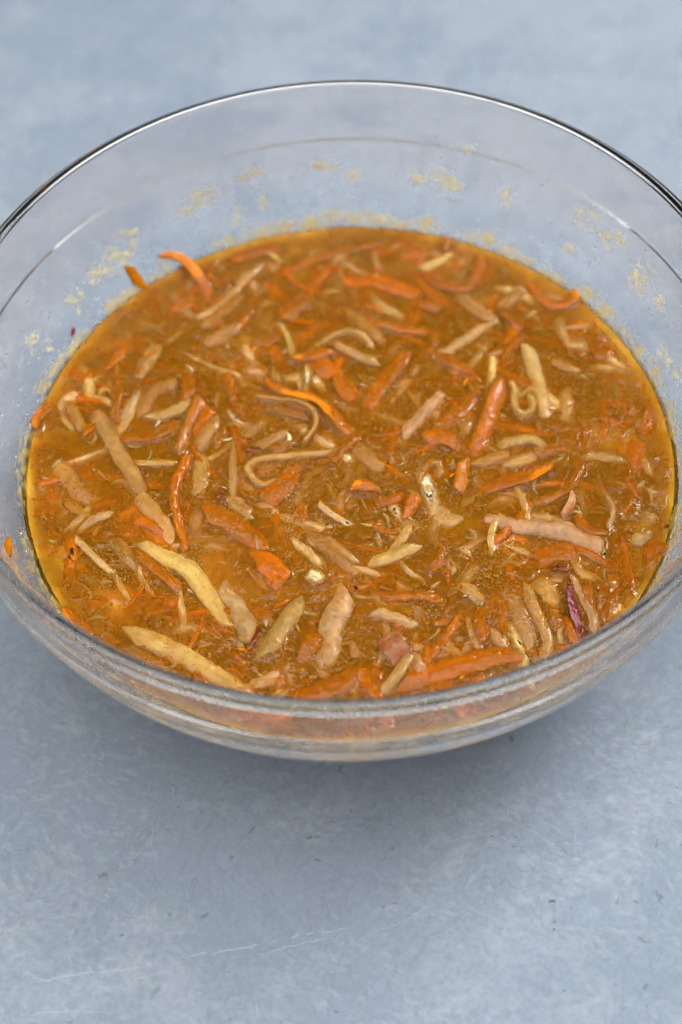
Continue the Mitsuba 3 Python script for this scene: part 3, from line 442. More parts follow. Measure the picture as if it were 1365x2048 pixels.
SMEARS = [
 (1.603, 77.01, np.float64(7.44), np.float64(4.25), 'yellow smear high on the back glass, left of the middle'),
 (1.511, 72.99, np.float64(4.33), np.float64(3.23), "smear of batter on the inner glass at twelve o'clock, high up"),
 (1.313, 73.62, np.float64(4.73), np.float64(3.33), "smear of batter on the inner glass at twelve o'clock, high up, a paler one"),
 (1.216, 73.09, np.float64(8.72), np.float64(6.41), 'thickest yellow smear on the back glass, right of the middle'),
 (1.023, 73.49, np.float64(3.98), np.float64(5.43), 'oval smear dripping on the back glass at the right'),
 (1.171, 89.54, np.float64(3.53), np.float64(2.6), "smear of batter on the inner glass at one o'clock, high up"),
 (0.738, 82.31, np.float64(7.04), np.float64(7.59), 'cream smear with a drip high on the right glass'),
 (0.643, 79.61, np.float64(7.66), np.float64(7.02), "smear of batter on the inner glass at two o'clock, high up"),
 (0.484, 75.65, np.float64(9.14), np.float64(7.13), 'lumpy cream smear low on the right glass'),
 (0.398, 74.65, np.float64(4.37), np.float64(3.67), "smear of batter on the inner glass at two o'clock, high up, a paler one"),
 (2.017, 74.22, np.float64(13.75), np.float64(5.06), 'wide thin smear on the back glass at the left'),
 (1.91, 63.95, np.float64(4.69), np.float64(5.06), "smear of batter on the inner glass at eleven o'clock, low down"),
 (2.303, 69.72, np.float64(11.71), np.float64(8.27), 'large cream smear on the left glass beside the short carrot shred'),
 (2.53, 66.21, np.float64(4.86), np.float64(5.25), 'runny cream smear low on the left glass'),
 (2.398, 67.13, np.float64(8.39), np.float64(5.13), "smear of batter on the inner glass at ten o'clock, low down"),
 (1.809, 66.63, np.float64(2.37), np.float64(5.04), "smear of batter on the inner glass at twelve o'clock, low down"),
 (1.839, 78.09, np.float64(7.85), np.float64(5.54), "smear of batter on the inner glass at eleven o'clock, high up"),
 (1.409, 57.25, np.float64(6.77), np.float64(3.21), "smear of batter on the inner glass at twelve o'clock, low down, a paler one"),
 (0.957, 55.55, np.float64(4.24), np.float64(3.41), "smear of batter on the inner glass at one o'clock, low down"),
 (0.777, 65.73, np.float64(4.7), np.float64(3.71), "smear of batter on the inner glass at two o'clock, low down"),
 (2.759, 68.72, np.float64(5.99), np.float64(4.95), "smear of batter on the inner glass at ten o'clock, low down, a paler one"),
 (2.707, 63.11, np.float64(3.81), np.float64(2.56), "smear of batter on the inner glass at ten o'clock, low down, a thinner one"),
 (0.227, 63.72, np.float64(9.15), np.float64(5.42), "smear of batter on the inner glass at three o'clock, low down"),
]
BUBBLES = [
 (np.float64(-30.43), np.float64(-4.7), 3.0),
 (np.float64(-3.76), np.float64(-30.27), 1.7),
 (np.float64(40.63), np.float64(-37.91), 1.9),
 (np.float64(10.47), np.float64(-20.79), 1.3),
 (np.float64(4.1), np.float64(-53.95), 1.4),
 (np.float64(51.95), np.float64(-35.38), 1.3),
 (np.float64(-65.92), np.float64(-67.05), 1.8),
 (np.float64(-55.02), np.float64(60.19), 2.2),
 (np.float64(17.1), np.float64(-81.62), 1.9),
 (np.float64(1.69), np.float64(44.27), 1.4),
 (np.float64(87.98), np.float64(-28.24), 1.5),
]

TONE = {'C': (0.68, 0.210, 0.002), 'CP': (0.66, 0.25, 0.01), 'A': (0.88, 0.71, 0.37), 'AY': (0.74, 0.52, 0.12), 'AG': (0.74, 0.56, 0.20), 'AP': (0.62, 0.36, 0.17),
        'AS': (0.84, 0.64, 0.32), 'AT': (0.84, 0.64, 0.31), 'R': (0.20, 0.014, 0.014), 'N': (0.68, 0.53, 0.26)}
RED = np.array([0.30, 0.035, 0.025])


def ribbon(pts, w, t, roll, kind, seed):
    """A grated shred along pts (m): rounded flat section, tapered ends, uneven edges; returns the mesh and its vertex colours."""
    rng = np.random.default_rng(seed)
    p = np.array(pts, float)
    if len(p) == 2:
        m = p.mean(0)
        d = p[1] - p[0]
        side = np.array([-d[1], d[0], 0])
        p = np.array([p[0], m + side * rng.uniform(-0.07, 0.07), p[1]])
    s = np.r_[0, np.cumsum(np.linalg.norm(np.diff(p, axis=0), axis=1))]
    L = s[-1]
    n = int(np.clip(L / 0.0005, 16, 90))
    q = np.linspace(0, L, n)
    c = CubicSpline(s, p)(q)
    tan = np.gradient(c, axis=0)
    tan /= np.linalg.norm(tan, axis=1, keepdims=True)
    side = np.cross(tan, [0, 0, 1.0])
    side /= np.linalg.norm(side, axis=1, keepdims=True) + 1e-12
    nor = np.cross(side, tan)
    rr = np.radians(roll + 7 * np.sin(q / L * rng.uniform(2, 6) + rng.uniform(0, 6)))[:, None]
    sd, nr = side * np.cos(rr) + nor * np.sin(rr), nor * np.cos(rr) - side * np.sin(rr)
    drop = np.abs(np.cos(rr)) * t / 2 + np.abs(np.sin(rr)) * w / 2
    c = c - np.array([0, 0, 1.0]) * drop
    m = 20
    a = np.arange(m) / m * 2 * math.pi
    ex = 2 / 1.75
    cx, cy = np.sign(np.cos(a)) * np.abs(np.cos(a)) ** ex, np.sign(np.sin(a)) * np.abs(np.sin(a)) ** ex
    e = np.minimum(q, L - q) / (0.55 * w + 1e-9)
    cap = np.sqrt(np.clip(1 - (1 - np.clip(e, 0, 1)) ** 2, 0.0, 1))
    # each end is either cut off bluntly or runs out to a point
    e0, e1 = np.where(rng.uniform(size=2) < 0.9, rng.uniform(0.12, 0.40, 2), rng.uniform(0.7, 1.6, 2)) * min(w * 1.5, 0.40 * L)
    f0, f1 = rng.uniform(0.55, 0.95, 2)
    u0, u1 = np.clip(q / e0, 0, 1), np.clip((L - q) / e1, 0, 1)
    cap = np.minimum(f0 + (1 - f0) * u0 ** 0.75, f1 + (1 - f1) * u1 ** 0.75)
    wid = w / 2 * cap * (0.86 + 0.30 * meshkit.fbm(np.c_[q * 160, q * 0 + seed * 3.3, q * 0], 3))
    thk = t / 2 * (0.35 + 0.65 * cap) * (0.75 + 0.5 * meshkit.fbm(np.c_[q * 120, q * 0 + seed * 7.7, q * 0 + 4], 2))
    shift = (meshkit.fbm(np.c_[q * 90, q * 0 + seed * 9.1, q * 0 + 7], 3) - 0.5) * 0.32 * w
    c = c + side * shift[:, None]
    v = (c[:, None] + sd[:, None] * (wid[:, None] * cx)[..., None] + nr[:, None] * (thk[:, None] * cy)[..., None])
    fa = np.stack([np.broadcast_to(q[:, None] * 420, (n, m)), np.broadcast_to(np.cos(a) * 2.6 + seed, (n, m)), np.broadcast_to(np.sin(a) * 1.6, (n, m))], -1)
    k0, k1 = rng.uniform(-0.55, 0.55, 2) * w
    cut = (k0 * np.clip(1 - q / (1.2 * w), 0, 1) + k1 * np.clip(1 - (L - q) / (1.2 * w), 0, 1))[:, None] * cx
    v = v + tan[:, None] * cut[..., None]
    bump = 0.5 * meshkit.fbm(fa, 3) + 0.5 * meshkit.fbm(v * 1000 + seed, 2) - 0.5
    ctr = c[:, None]
    dirs = v - ctr
    dl = np.linalg.norm(dirs, axis=2, keepdims=True) + 1e-9
    v = v + dirs / dl * (bump * 0.0013 * np.minimum(1, w / 0.004))[..., None]
    ends = np.array([c[0] - tan[0] * 0.15 * t, c[-1] + tan[-1] * 0.15 * t])
    V = np.vstack([v.reshape(-1, 3), ends])
    i = np.arange(m)
    j = (i + 1) % m
    F = []
    for k in range(n - 1):
        A, B = k * m, (k + 1) * m
        F += [np.c_[A + i, B + i, B + j], np.c_[A + i, B + j, A + j]]
    F += [np.c_[i, j, np.full(m, n * m)], np.c_[(n - 1) * m + j, (n - 1) * m + i, np.full(m, n * m + 1)]]
    mesh = trimesh.Trimesh(V, np.vstack(F), process=False)
    if mesh.volume < 0:
        mesh.invert()
    base = np.array(TONE[kind])
    base = base * rng.uniform(0.80, 1.08) * np.array([1, rng.uniform(0.92, 1.05), rng.uniform(0.7, 1.25)])
    fib = meshkit.fbm(np.c_[np.repeat(q, m) * 180, np.tile(np.cos(a), n) * 2.2 + seed, np.tile(np.sin(a), n) * 1.2], 3)
    spk = meshkit.fbm(V[:-2] * 900 + seed, 2)
    col = base * (0.62 + 0.62 * fib + 0.35 * (spk - 0.5))[:, None]
    col = col * np.repeat(0.84 + 0.34 * meshkit.fbm(np.c_[q * 90, q * 0 + seed * 2.9, q * 0 + 1], 2), m)[:, None]
    if kind == 'R':
        col = base * (0.35 + 1.25 * fib)[:, None] + np.clip(spk - 0.62, 0, 1)[:, None] * np.array([0.9, 0.35, 0.25])
    if kind == 'AS':
        k = np.tile(np.clip((-np.cos(a) if roll < 40 else np.sin(a)) * 3 - 1.4, 0, 1), n) * (0.5 + 0.5 * fib)
        col = col * (1 - k[:, None]) + RED * k[:, None]
    if kind == 'AT':
        k = np.repeat(np.clip(1 - q / min(0.005, 0.3 * L), 0, 1), m) * 0.8 * (0.4 + 0.9 * fib)
        k = np.clip(k, 0, 1)[:, None]
        col = col * (1 - k) + np.array([0.45, 0.10, 0.07]) * k
    if kind == 'AP':
        k = np.clip((spk - 0.42) * 3.0, 0, 0.8)[:, None]
        col = col * (1 - k) + np.array([0.42, 0.07, 0.05]) * k
    col = np.clip(np.vstack([col, col[:m].mean(0), col[-m:].mean(0)]), 0.002, 0.9)
    return mesh, col


def lump(p, w, kind, seed):
    mesh = trimesh.creation.icosphere(4, 1.0)
    d = mesh.vertices.copy()
    rad = 0.72 + 0.5 * meshkit.fbm(d * 1.6 + seed * 3.1, 3)
    v = d * rad[:, None] * np.array([w * 0.5, w * 0.42, w * 0.46])
    if kind == 'N':
        k = np.clip(d[:, 2], 0, 1) ** 2
        v[:, :2] *= (1 - 0.62 * k)[:, None]
        v[:, 0] -= 0.0012 * k
    v[:, 2] -= v[:, 2].max()
    spk = meshkit.fbm(d * 5 + seed, 3)
    return trimesh.Trimesh(v + p, mesh.faces, process=False), np.clip(np.array(TONE[kind]) * (0.75 + 0.45 * spk)[:, None], 0.002, 0.9)


KEY = {'C': 'carrot_shred', 'CP': 'carrot_shred', 'R': 'apple_skin_sliver', 'AP': 'apple_skin_sliver', 'N': 'nut_lump'}
GROUP = {'carrot_shred': 'carrot shreds in the batter', 'apple_shred': 'apple shreds in the batter', 'apple_skin_sliver': 'scraps of apple skin in the batter'}
count = {}


def key_of(name):
    count[name] = count.get(name, 0) + 1
    return name if count[name] == 1 else f'{name}_{count[name] - 1:03d}'


HOURS = ['twelve', 'one', 'two', 'three', 'four', 'five', 'six', 'seven', 'eight', 'nine', 'ten', 'eleven', 'twelve']
PAST = ['', 'five past ', 'ten past ', 'quarter past ', 'twenty past ', 'twenty-five past ', 'half past ', 'twenty-five to ', 'twenty to ', 'quarter to ', 'ten to ', 'five to ']


def clock(x, y):
    """The direction from the bowl's centre as a time that an hour hand shows, twelve being the far side."""
    m = int(round((math.degrees(math.atan2(x, y)) % 360) * 2 / 5)) % 144
    h, f = m // 12, m % 12
    return PAST[f] + HOURS[h + (f > 6)] + ('' if f else " o'clock")


used_labels = set()


def own(*choices):
    """The first of these labels that nothing bears yet."""
    got = next((c for c in choices if c not in used_labels), choices[-1])
    used_labels.add(got)
    return got


tops = []      # the sampled upper sides of all shreds, for the liquid that wets them


def wet(mesh, film):
    pts = mesh.vertices[mesh.faces]
    c = np.vstack([mesh.vertices, pts.mean(1), (pts[:, 0] + pts[:, 1]) / 2])
    tops.append((c, film))


for k, (kind, w, roll, pts, label) in enumerate(SHREDS):
    P = np.array(pts, float) / 1000 + [0, 0, LEVEL]
    w = w / 1000 * (0.90 if len(P) > 2 else 1)
    if len(P) == 1:
        mesh, col = lump(P[0], w, kind, k)
    else:
        t = {'C': 0.0021, 'CP': 0.0018, 'R': 0.0009, 'AP': 0.0011}.get(kind, 0.0042)
        t = min(t, (0.56 if kind[0] == 'A' else 0.5) * w) if roll < 50 else 0.0023
        mesh, col = ribbon(P, w, t, roll, kind, k)
    key = key_of(KEY.get(kind, 'apple_shred'))
    scene[key] = mikit.ply(mesh, 'bare_shred' if P[:, 2].max() > LEVEL + 0.0021 else 'wet_shred', smooth=True, color=col)
    name = key.rstrip('_0123456789')
    labels[key] = {'label': label, 'category': {'carrot_shred': 'carrot', 'apple_shred': 'apple', 'apple_skin_sliver': 'apple skin', 'nut_lump': 'nut'}[name]}
    if name in GROUP:
        labels[key]['group'] = GROUP[name]
    wet(mesh, 0.00046 + 0.00055 * ((k * 0.6180339) % 1.0) if P[:, 2].max() < LEVEL + 0.0012 else 0.00034)

# shreds sunk in the juice: only a blurred tint of them shows
rng = np.random.default_rng(11)
for k in range(390):
    kind = 'CACAC'[k % 5] if k < 375 else 'A'
    r, a = 0.1115 * (rng.uniform(0, 1) ** (0.36 if kind == 'C' else 0.55)), rng.uniform(0, 2 * math.pi)
    L, w, d = rng.uniform(0.008, 0.026), rng.uniform(0.0018, 0.0062), rng.choice([0.6, 2.3, 2.0]) + rng.normal(0, 0.6)
    z = LEVEL - (rng.uniform(0.0003, 0.0016) if k % 3 else rng.uniform(-0.0004, 0.0004))
    c = np.array([r * math.cos(a), r * math.sin(a), z])
    u = np.array([math.cos(d), math.sin(d), 0])
    n_ = np.array([-u[1], u[0], 0])
    P = np.array([c - u * L / 2 + n_ * rng.uniform(-0.003, 0.003) - [0, 0, rng.uniform(0, 0.0012)], c + [0, 0, rng.uniform(0, .0005)], c + u * L / 2 + n_ * rng.uniform(-0.003, 0.003) - [0, 0, rng.uniform(0, 0.0012)]])
    if np.hypot(P[:, 0], P[:, 1]).max() > 0.1115:
        P[:, :2] *= 0.1110 / np.hypot(P[:, 0], P[:, 1]).max()
    mesh, col = ribbon(P, w, 0.55 * w, rng.uniform(-25, 25), kind, 500 + k)
    key = key_of('carrot_shred' if kind == 'C' else 'apple_shred')
    scene[key] = mikit.ply(mesh, 'wet_shred', smooth=True, color=col)
    what = 'orange carrot' if kind == 'C' else 'pale apple'
    cm, at = max(1, int(round(r * 100))), clock(c[0], c[1])
    size = ('long' if L > 0.019 else 'short' if L < 0.013 else 'medium') + (' thin' if w < 0.0034 else ' wide')
    say = f'blurred {{}}{what} shred sunk {HOURS[cm]} centimetres from the centre, toward {at}'
    labels[key] = {'label': own(say.format(''), say.format(size.split()[1] + ' '), say.format(size.split()[0] + ' '), say.format(size + ' ')), 'category': 'carrot' if kind == 'C' else 'apple',
                   'group': f'{what} shreds sunk in the batter'}
    wet(mesh, 0.00034)

# ---------------------------------------------------------------- the liquid: a surface that climbs over the shreds, filled with a cloudy medium
CELL, NG = 0.0003, 800


def cells(p):
    return np.clip(((p[:, :2] / CELL) + NG / 2).astype(int), 0, NG - 1)


top = np.full((NG, NG), -1.0)
for c, film in tops:
    ij = cells(c)
    np.maximum.at(top, (ij[:, 1], ij[:, 0]), c[:, 2] - LEVEL + film)
top = ndimage.grey_closing(np.where(top < -0.0012, -0.0012, top), size=(3, 3))
CAPH = 0.0021     # what stands out higher than this is bare, and the juice draws back from it
raw = np.where(top < CAPH, top, np.maximum(CAPH - 3.0 * (top - CAPH), 0.0009))
raw = np.where(raw > 0, raw, 0)
coat = np.where((top > 0) & (top < CAPH), top, 0)
# the film's foot: a cone of falling height round every wetted spot, then smoothed
rad = 7
yy, xx = np.mgrid[-rad:rad + 1, -rad:rad + 1]
cone = -np.hypot(xx, yy) * CELL * 0.85
cone[np.hypot(xx, yy) > rad] = -1
film = ndimage.grey_dilation(raw, structure=cone)
film = np.maximum(ndimage.gaussian_filter(np.maximum(film, 0), 1.7), ndimage.gaussian_filter(ndimage.grey_dilation(coat, size=(3, 3)), 0.6))
gy, gx = np.mgrid[0:NG, 0:NG]
X, Y = (gx + 0.5 - NG / 2) * CELL, (gy + 0.5 - NG / 2) * CELL
q = np.stack([X, Y, X * 0], -1)
swell = (meshkit.fbm(q * 75, 3, 3) - 0.5) * 0.0016 + (meshkit.fbm(q * 320, 2, 8) - 0.5) * 0.00050
grit = (meshkit.fbm(q * 1000, 2, 14) - 0.5) * 0.00022
surf = film + grit * np.clip(0.35 + film / 0.0006, 0, 1) + np.where(film > 0.0002, np.maximum(swell, 0) * 0.6, swell)
# froth: thousands of pin-head bubbles, denser in patches
rng = np.random.default_rng(5)
dense = meshkit.fbm(q * 60 + 4, 2, 21)
for _ in range(15000):
    r, a = 0.113 * math.sqrt(rng.uniform()), rng.uniform(0, 2 * math.pi)
    i, j = int(r * math.sin(a) / CELL + NG / 2), int(r * math.cos(a) / CELL + NG / 2)
    if dense[i, j] < rng.uniform(0.25, 0.75):
        continue
    s = rng.uniform(0.7, 1.5) if rng.uniform() < 0.93 else rng.uniform(1.5, 2.6)
    m = int(s + 2)
    y0, x0 = np.mgrid[-m:m + 1, -m:m + 1]
    cap = np.sqrt(np.clip(1 - (x0 ** 2 + y0 ** 2) / (s + 0.6) ** 2, 0, 1)) * s * CELL * 0.55
    surf[i - m:i + m + 1, j - m:j + m + 1] += cap
bub = []
for x, y, d in BUBBLES:
    x, y, R = x / 1000, y / 1000, d / 2000
    ij = cells(np.array([[x, y]]))[0]
    z0 = float(np.clip(film[ij[1], ij[0]], 0, 0.0006))
    dist = np.hypot(X - x, Y - y)
    lip = 0.0005 * np.exp(-((dist - R) / 0.0005) ** 2)
    surf = np.where(dist < R, np.minimum(surf, z0 - 0.0006), surf) + lip
    bub.append((x, y, z0 - R * 0.25, R))

RB = float(INNER_R(LEVEL))
nr, na = 330, 1200
ring = RB * np.linspace(0, 1, nr + 1)[1:] ** 0.9
ang = np.arange(na) / na * 2 * math.pi
gxy = np.stack([np.outer(ring, np.cos(ang)), np.outer(ring, np.sin(ang))], -1)


def sample(field, xy, order=3):
    return ndimage.map_coordinates(field, [xy[..., 1] / CELL + NG / 2 - 0.5, xy[..., 0] / CELL + NG / 2 - 0.5], order=order, mode='nearest')


hz = sample(surf, gxy)
edge = RB - np.hypot(gxy[..., 0], gxy[..., 1])
wav = meshkit.fbm(np.stack([np.cos(ang) * 22, np.sin(ang) * 22, ang * 0], -1), 3, 4)[None]
hz = hz * np.clip(edge / 0.002, 0, 1) + np.exp(-edge / 0.0013) * (0.0002 + 0.0006 * wav)
zt = LEVEL + hz
# the outermost rings follow the glass as they climb
wgt = np.clip(1 - edge / 0.004, 0, 1)
scale = 1 + (INNER_R(zt[-1])[None] / RB - 1) * wgt
top_v = np.concatenate([gxy * scale[..., None], zt[..., None]], -1)
waterline = top_v[-1]
V, F = [np.array([[0, 0, LEVEL + float(sample(surf, np.array([[0.0, 0.0]]))[0])]]), top_v.reshape(-1, 3)], []
i = np.arange(na)
j = (i + 1) % na
F.append(np.c_[np.zeros(na, int), 1 + i, 1 + j])
for k in range(nr - 1):
    A, B = 1 + k * na, 1 + (k + 1) * na
    F += [np.c_[A + i, B + i, B + j], np.c_[A + i, B + j, A + j]]
scene['batter'] = mikit.ply((np.vstack(V), np.vstack(F)), 'juice_surface', smooth=True, interior={'type': 'ref', 'id': 'juice_medium'})
labels['batter'] = {'label': 'wet golden brown batter with a frothy glossy surface filling the glass bowl', 'category': 'batter'}

# ---------------------------------------------------------------- glass bowl: the dry glass, and the glass that the liquid wets
rows = [(np.outer(np.ones(na), [r, z])) for r, z in np.vstack([[(0.040, 0.0022)], outer, arc])]
zr = np.r_[inner[::-1][:, 1]]
dry = [z for z in zr if z > LEVEL + 0.006]
rows += [np.outer(np.ones(na), [float(INNER_R(z)), z]) for z in dry]
for s in np.linspace(0, 1, 14)[1:-1]:
    z = dry[-1] + (waterline[:, 2] - dry[-1]) * s
    rows.append(np.c_[INNER_R(z), z])
rows.append(np.c_[np.hypot(waterline[:, 0], waterline[:, 1]), waterline[:, 2]])


def skin(rows, first=None, last=None):
    V = [np.c_[w[:, 0] * np.cos(ang), w[:, 0] * np.sin(ang), w[:, 1]] for w in rows]
    F = []
    for k in range(len(rows) - 1):
        A, B = k * na, (k + 1) * na
        F += [np.c_[A + i, A + j, B + j], np.c_[A + i, B + j, B + i]]
    n = len(rows) * na
    if first is not None:
        V.append(np.array([first]))
        F.append(np.c_[np.full(na, n), j, i])
        n += 1
    if last is not None:
        V.append(np.array([last]))
        F.append(np.c_[(len(rows) - 1) * na + i, (len(rows) - 1) * na + j, np.full(na, n)])
    return trimesh.Trimesh(np.vstack(V), np.vstack(F), process=False)


dry_glass = skin(rows, first=(0, 0, 0.0022))
wet_rows = [rows[-1]]
zw = [z for z in zr if 0.0064 < z < LEVEL - 0.003]
for s in np.linspace(0, 1, 7)[1:-1]:
    z = waterline[:, 2] + (zw[0] - waterline[:, 2]) * s
    wet_rows.append(np.c_[INNER_R(z), z])
wet_rows += [np.outer(np.ones(na), [float(INNER_R(z)), z]) for z in zw]
wet_glass = skin(wet_rows, last=(0, 0, 0.0062))
scene['mixing_bowl'] = mikit.ply(dry_glass, 'glass', smooth=35)
labels['mixing_bowl'] = {'label': 'clear glass mixing bowl with a thick rolled rim, holding carrot and apple batter', 'category': 'bowl'}
scene['mixing_bowl__wetted_wall'] = mikit.ply(wet_glass, 'wetted_glass', smooth=True, exterior={'type': 'ref', 'id': 'juice_medium'})
labels['mixing_bowl__wetted_wall'] = {'label': 'lower inner glass wall wetted by the golden batter'}

# the thick pulp below the cloudy juice
nr2, na2 = 150, 480
ring2 = 0.1149 * np.linspace(0, 1, nr2 + 1)[1:]
ang2 = np.arange(na2) / na2 * 2 * math.pi
pxy = np.stack([np.outer(ring2, np.cos(ang2)), np.outer(ring2, np.sin(ang2))], -1)
pq = np.concatenate([pxy, pxy[..., :1] * 0], -1)
pz = LEVEL - 0.0022 + (meshkit.fbm(pq * 70, 3, 31) - 0.5) * 0.0052 + (meshkit.fbm(pq * 260, 2, 33) - 0.5) * 0.0010
e2 = np.clip((0.1149 - np.hypot(pxy[..., 0], pxy[..., 1])) / 0.010, 0, 1)
e2 = e2 * e2 * (3 - 2 * e2)
pz = np.minimum(pz * e2 + (LEVEL - 0.0003 - 0.0010 * meshkit.fbm(pq * 120, 2, 51) * np.clip(e2 * 6, 0, 1)) * (1 - e2), LEVEL - 0.0003 - 0.0005 * e2)
V, F = [np.array([[0, 0, float(pz[0].mean())]]), np.concatenate([pxy, pz[..., None]], -1).reshape(-1, 3)], []
i = np.arange(na2)
j = (i + 1) % na2
F.append(np.c_[np.zeros(na2, int), 1 + i, 1 + j])
for k in range(nr2 - 1):
    A, B = 1 + k * na2, 1 + (k + 1) * na2
    F += [np.c_[A + i, B + i, B + j], np.c_[A + i, B + j, A + j]]
last, nxt = 1 + (nr2 - 1) * na2, 1 + nr2 * na2
for z in np.linspace(0.0515, 0.0090, 26):
    r = float(INNER_R(z)) - 0.0010 - 0.0016 * meshkit.fbm(np.c_[np.cos(ang2) * 9, np.sin(ang2) * 9, np.full(na2, z * 300)], 3, 6)
    V.append(np.c_[r * np.cos(ang2), r * np.sin(ang2), np.full(na2, z)])
    F += [np.c_[last + i, nxt + i, nxt + j], np.c_[last + i, nxt + j, last + j]]
    last, nxt = nxt, nxt + na2
V.append(np.array([[0, 0, 0.0088]]))
F.append(np.c_[last + i, np.full(na2, nxt), last + j])
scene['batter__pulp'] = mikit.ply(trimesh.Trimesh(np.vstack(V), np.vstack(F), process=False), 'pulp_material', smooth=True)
labels['batter__pulp'] = {'label': 'dense mottled orange brown pulp under the cloudy juice'}

# grains of pulp floating in the top of the juice
rng = np.random.default_rng(9)
ball = trimesh.creation.icosphere(0, 1.0)
clot = meshkit.fbm(q * 95 + 2, 3, 41)
swirl = meshkit.fbm(q * 38 + 6, 3, 47)
gv, gf, gc = [], [], []
while len(gv) < 30000:
    r, a = 0.1125 * math.sqrt(rng.uniform()), rng.uniform(0, 2 * math.pi)
    x, y = r * math.cos(a), r * math.sin(a)
    ij = cells(np.array([[x, y]]))[0]
    if clot[ij[1], ij[0]] < rng.uniform(0.38, 0.68):
        continue
    s = rng.lognormal(math.log(0.00026), 0.35)
    z = LEVEL + float(film[ij[1], ij[0]]) - 0.00035 - s - abs(rng.normal(0, 0.00045))
    gf.append(ball.faces + 12 * len(gv))
    gv.append(ball.vertices * s * rng.uniform(0.6, 1.5, 3) + [x, y, z])
    gc.append(np.tile(np.array([(0.76, 0.56, 0.24), (0.74, 0.48, 0.15), (0.70, 0.30, 0.03)][rng.choice(3, p=[0.45, 0.35, 0.2])]), (12, 1)))
scene['batter__pulp_grains'] = mikit.ply((np.vstack(gv), np.vstack(gf)), 'wet_shred', smooth=True, color=np.vstack(gc))
labels['batter__pulp_grains'] = {'kind': 'stuff', 'label': 'fine pale pulp grains floating in the juice'}

# slivers of carrot and apple too small to pick apart
rng = np.random.default_rng(57)
ring6 = np.arange(6) / 6 * 2 * math.pi
sv, sf, sc_ = [], [], []
idx = np.arange(6)
jdx = (idx + 1) % 6
FACES = np.vstack([np.vstack([np.c_[r * 6 + idx, r * 6 + 6 + idx, r * 6 + 6 + jdx], np.c_[r * 6 + idx, r * 6 + 6 + jdx, r * 6 + jdx]]) for r in range(4)])[:, ::-1]
while len(sv) < 1100:
    orange = rng.uniform() < 0.62
    r, a = 0.1135 * (rng.uniform() ** (0.42 if orange else 0.52)), rng.uniform(0, 2 * math.pi)
    x, y = r * math.cos(a), r * math.sin(a)
    ij = cells(np.array([[x, y]]))[0]
    if orange and swirl[ij[1], ij[0]] < rng.uniform(0.32, 0.62):
        continue
    L, w, d = rng.uniform(0.0025, 0.0080), rng.uniform(0.0008, 0.0021), rng.choice([0.6, 2.3, 2.0]) + rng.normal(0, 0.8)
    s = np.linspace(-1, 1, 5)
    u, nrm = np.array([math.cos(d), math.sin(d)]), np.array([-math.sin(d), math.cos(d)])
    bend = rng.normal(0, 0.14) * L
    p = np.array([x, y]) + np.outer(s * L / 2, u) + np.outer((1 - s * s) * bend, nrm)
    top_z = min(float(film[ij[1], ij[0]]), 0.0012)
    z = LEVEL + top_z - 0.00034 - w * 0.35 - abs(rng.normal(0, 0.0009)) + rng.normal(0, 0.05) * s * L
    z = np.minimum(z, LEVEL + top_z - 0.0003 - w * 0.35)
    fat = w / 2 * np.sqrt(np.clip(1.08 - s * s, 0.05, 1))
    v = np.zeros((5, 6, 3))
    v[..., :2] = p[:, None] + (fat[:, None] * np.cos(ring6))[..., None] * nrm
    v[..., 2] = z[:, None] + fat[:, None] * 0.7 * np.sin(ring6)
    sf.append(FACES + 30 * len(sv))
    sv.append(v.reshape(-1, 3))
    tone = np.array(TONE['C'] if orange else TONE['A']) * (1 if orange else 0.8) * rng.uniform(0.8, 1.12) * np.array([1, rng.uniform(0.85, 1.2), 1])
    sc_.append(np.tile(tone, (30, 1)))
scene['batter__pulp_slivers'] = mikit.ply((np.vstack(sv), np.vstack(sf)), 'wet_shred', smooth=True, color=np.clip(np.vstack(sc_), 0, 0.9))
labels['batter__pulp_slivers'] = {'kind': 'stuff', 'label': 'fine orange and cream slivers swirled through the juice'}

BUBBLE_LABELS = ['large clear bubble inside the loop of an apple shred', "round clear bubble near the centre at six o'clock in the batter", "round clear bubble halfway out at four o'clock in the batter", "small clear bubble near the centre at five o'clock in the batter", "round clear bubble halfway out at six o'clock in the batter", "small clear bubble halfway out at four o'clock in the batter", "round clear bubble close to the glass at seven o'clock in the batter", "round clear bubble halfway out at eleven o'clock in the batter", "round clear bubble close to the glass at six o'clock in the batter", "round clear bubble halfway out at twelve o'clock in the batter", "round clear bubble close to the glass at four o'clock in the batter"]
for (x, y, z, R), lab in zip(bub, BUBBLE_LABELS):
    key = key_of('air_bubble')
    s = trimesh.creation.icosphere(4, R)
    s.apply_translation([x, y, LEVEL + z])
    scene[key] = mikit.ply(s, 'bubble_skin', smooth=True)
    labels[key] = {'label': lab, 'category': 'bubble', 'group': 'clear bubbles in the batter'}

# ---------------------------------------------------------------- on the glass above the liquid
for k, (kind, w, pts, label) in enumerate(WALL):
    mesh, col = ribbon(np.array(pts) / 1000, w / 1000, 0.0017, -38 if pts[0][0] < 0 else 38, kind, 900 + k)
    key = key_of(KEY.get(kind, 'apple_shred'))
    scene[key] = mikit.ply(mesh, 'wet_shred', smooth=True, color=col)
    labels[key] = {'label': label, 'category': 'carrot' if kind == 'C' else 'apple skin', 'group': GROUP[KEY[kind]]}


def wall_frame(th, z):
    r, e = float(INNER_R(z)), 0.0004
    dr_dz = float(INNER_R(z + e) - INNER_R(z - e)) / (2 * e)
    p = np.array([r * math.cos(th), r * math.sin(th), z])
    upw = np.array([dr_dz * math.cos(th), dr_dz * math.sin(th), 1.0])
    upw /= np.linalg.norm(upw)
    along = np.array([-math.sin(th), math.cos(th), 0])
    return p, along, upw, np.cross(upw, along)


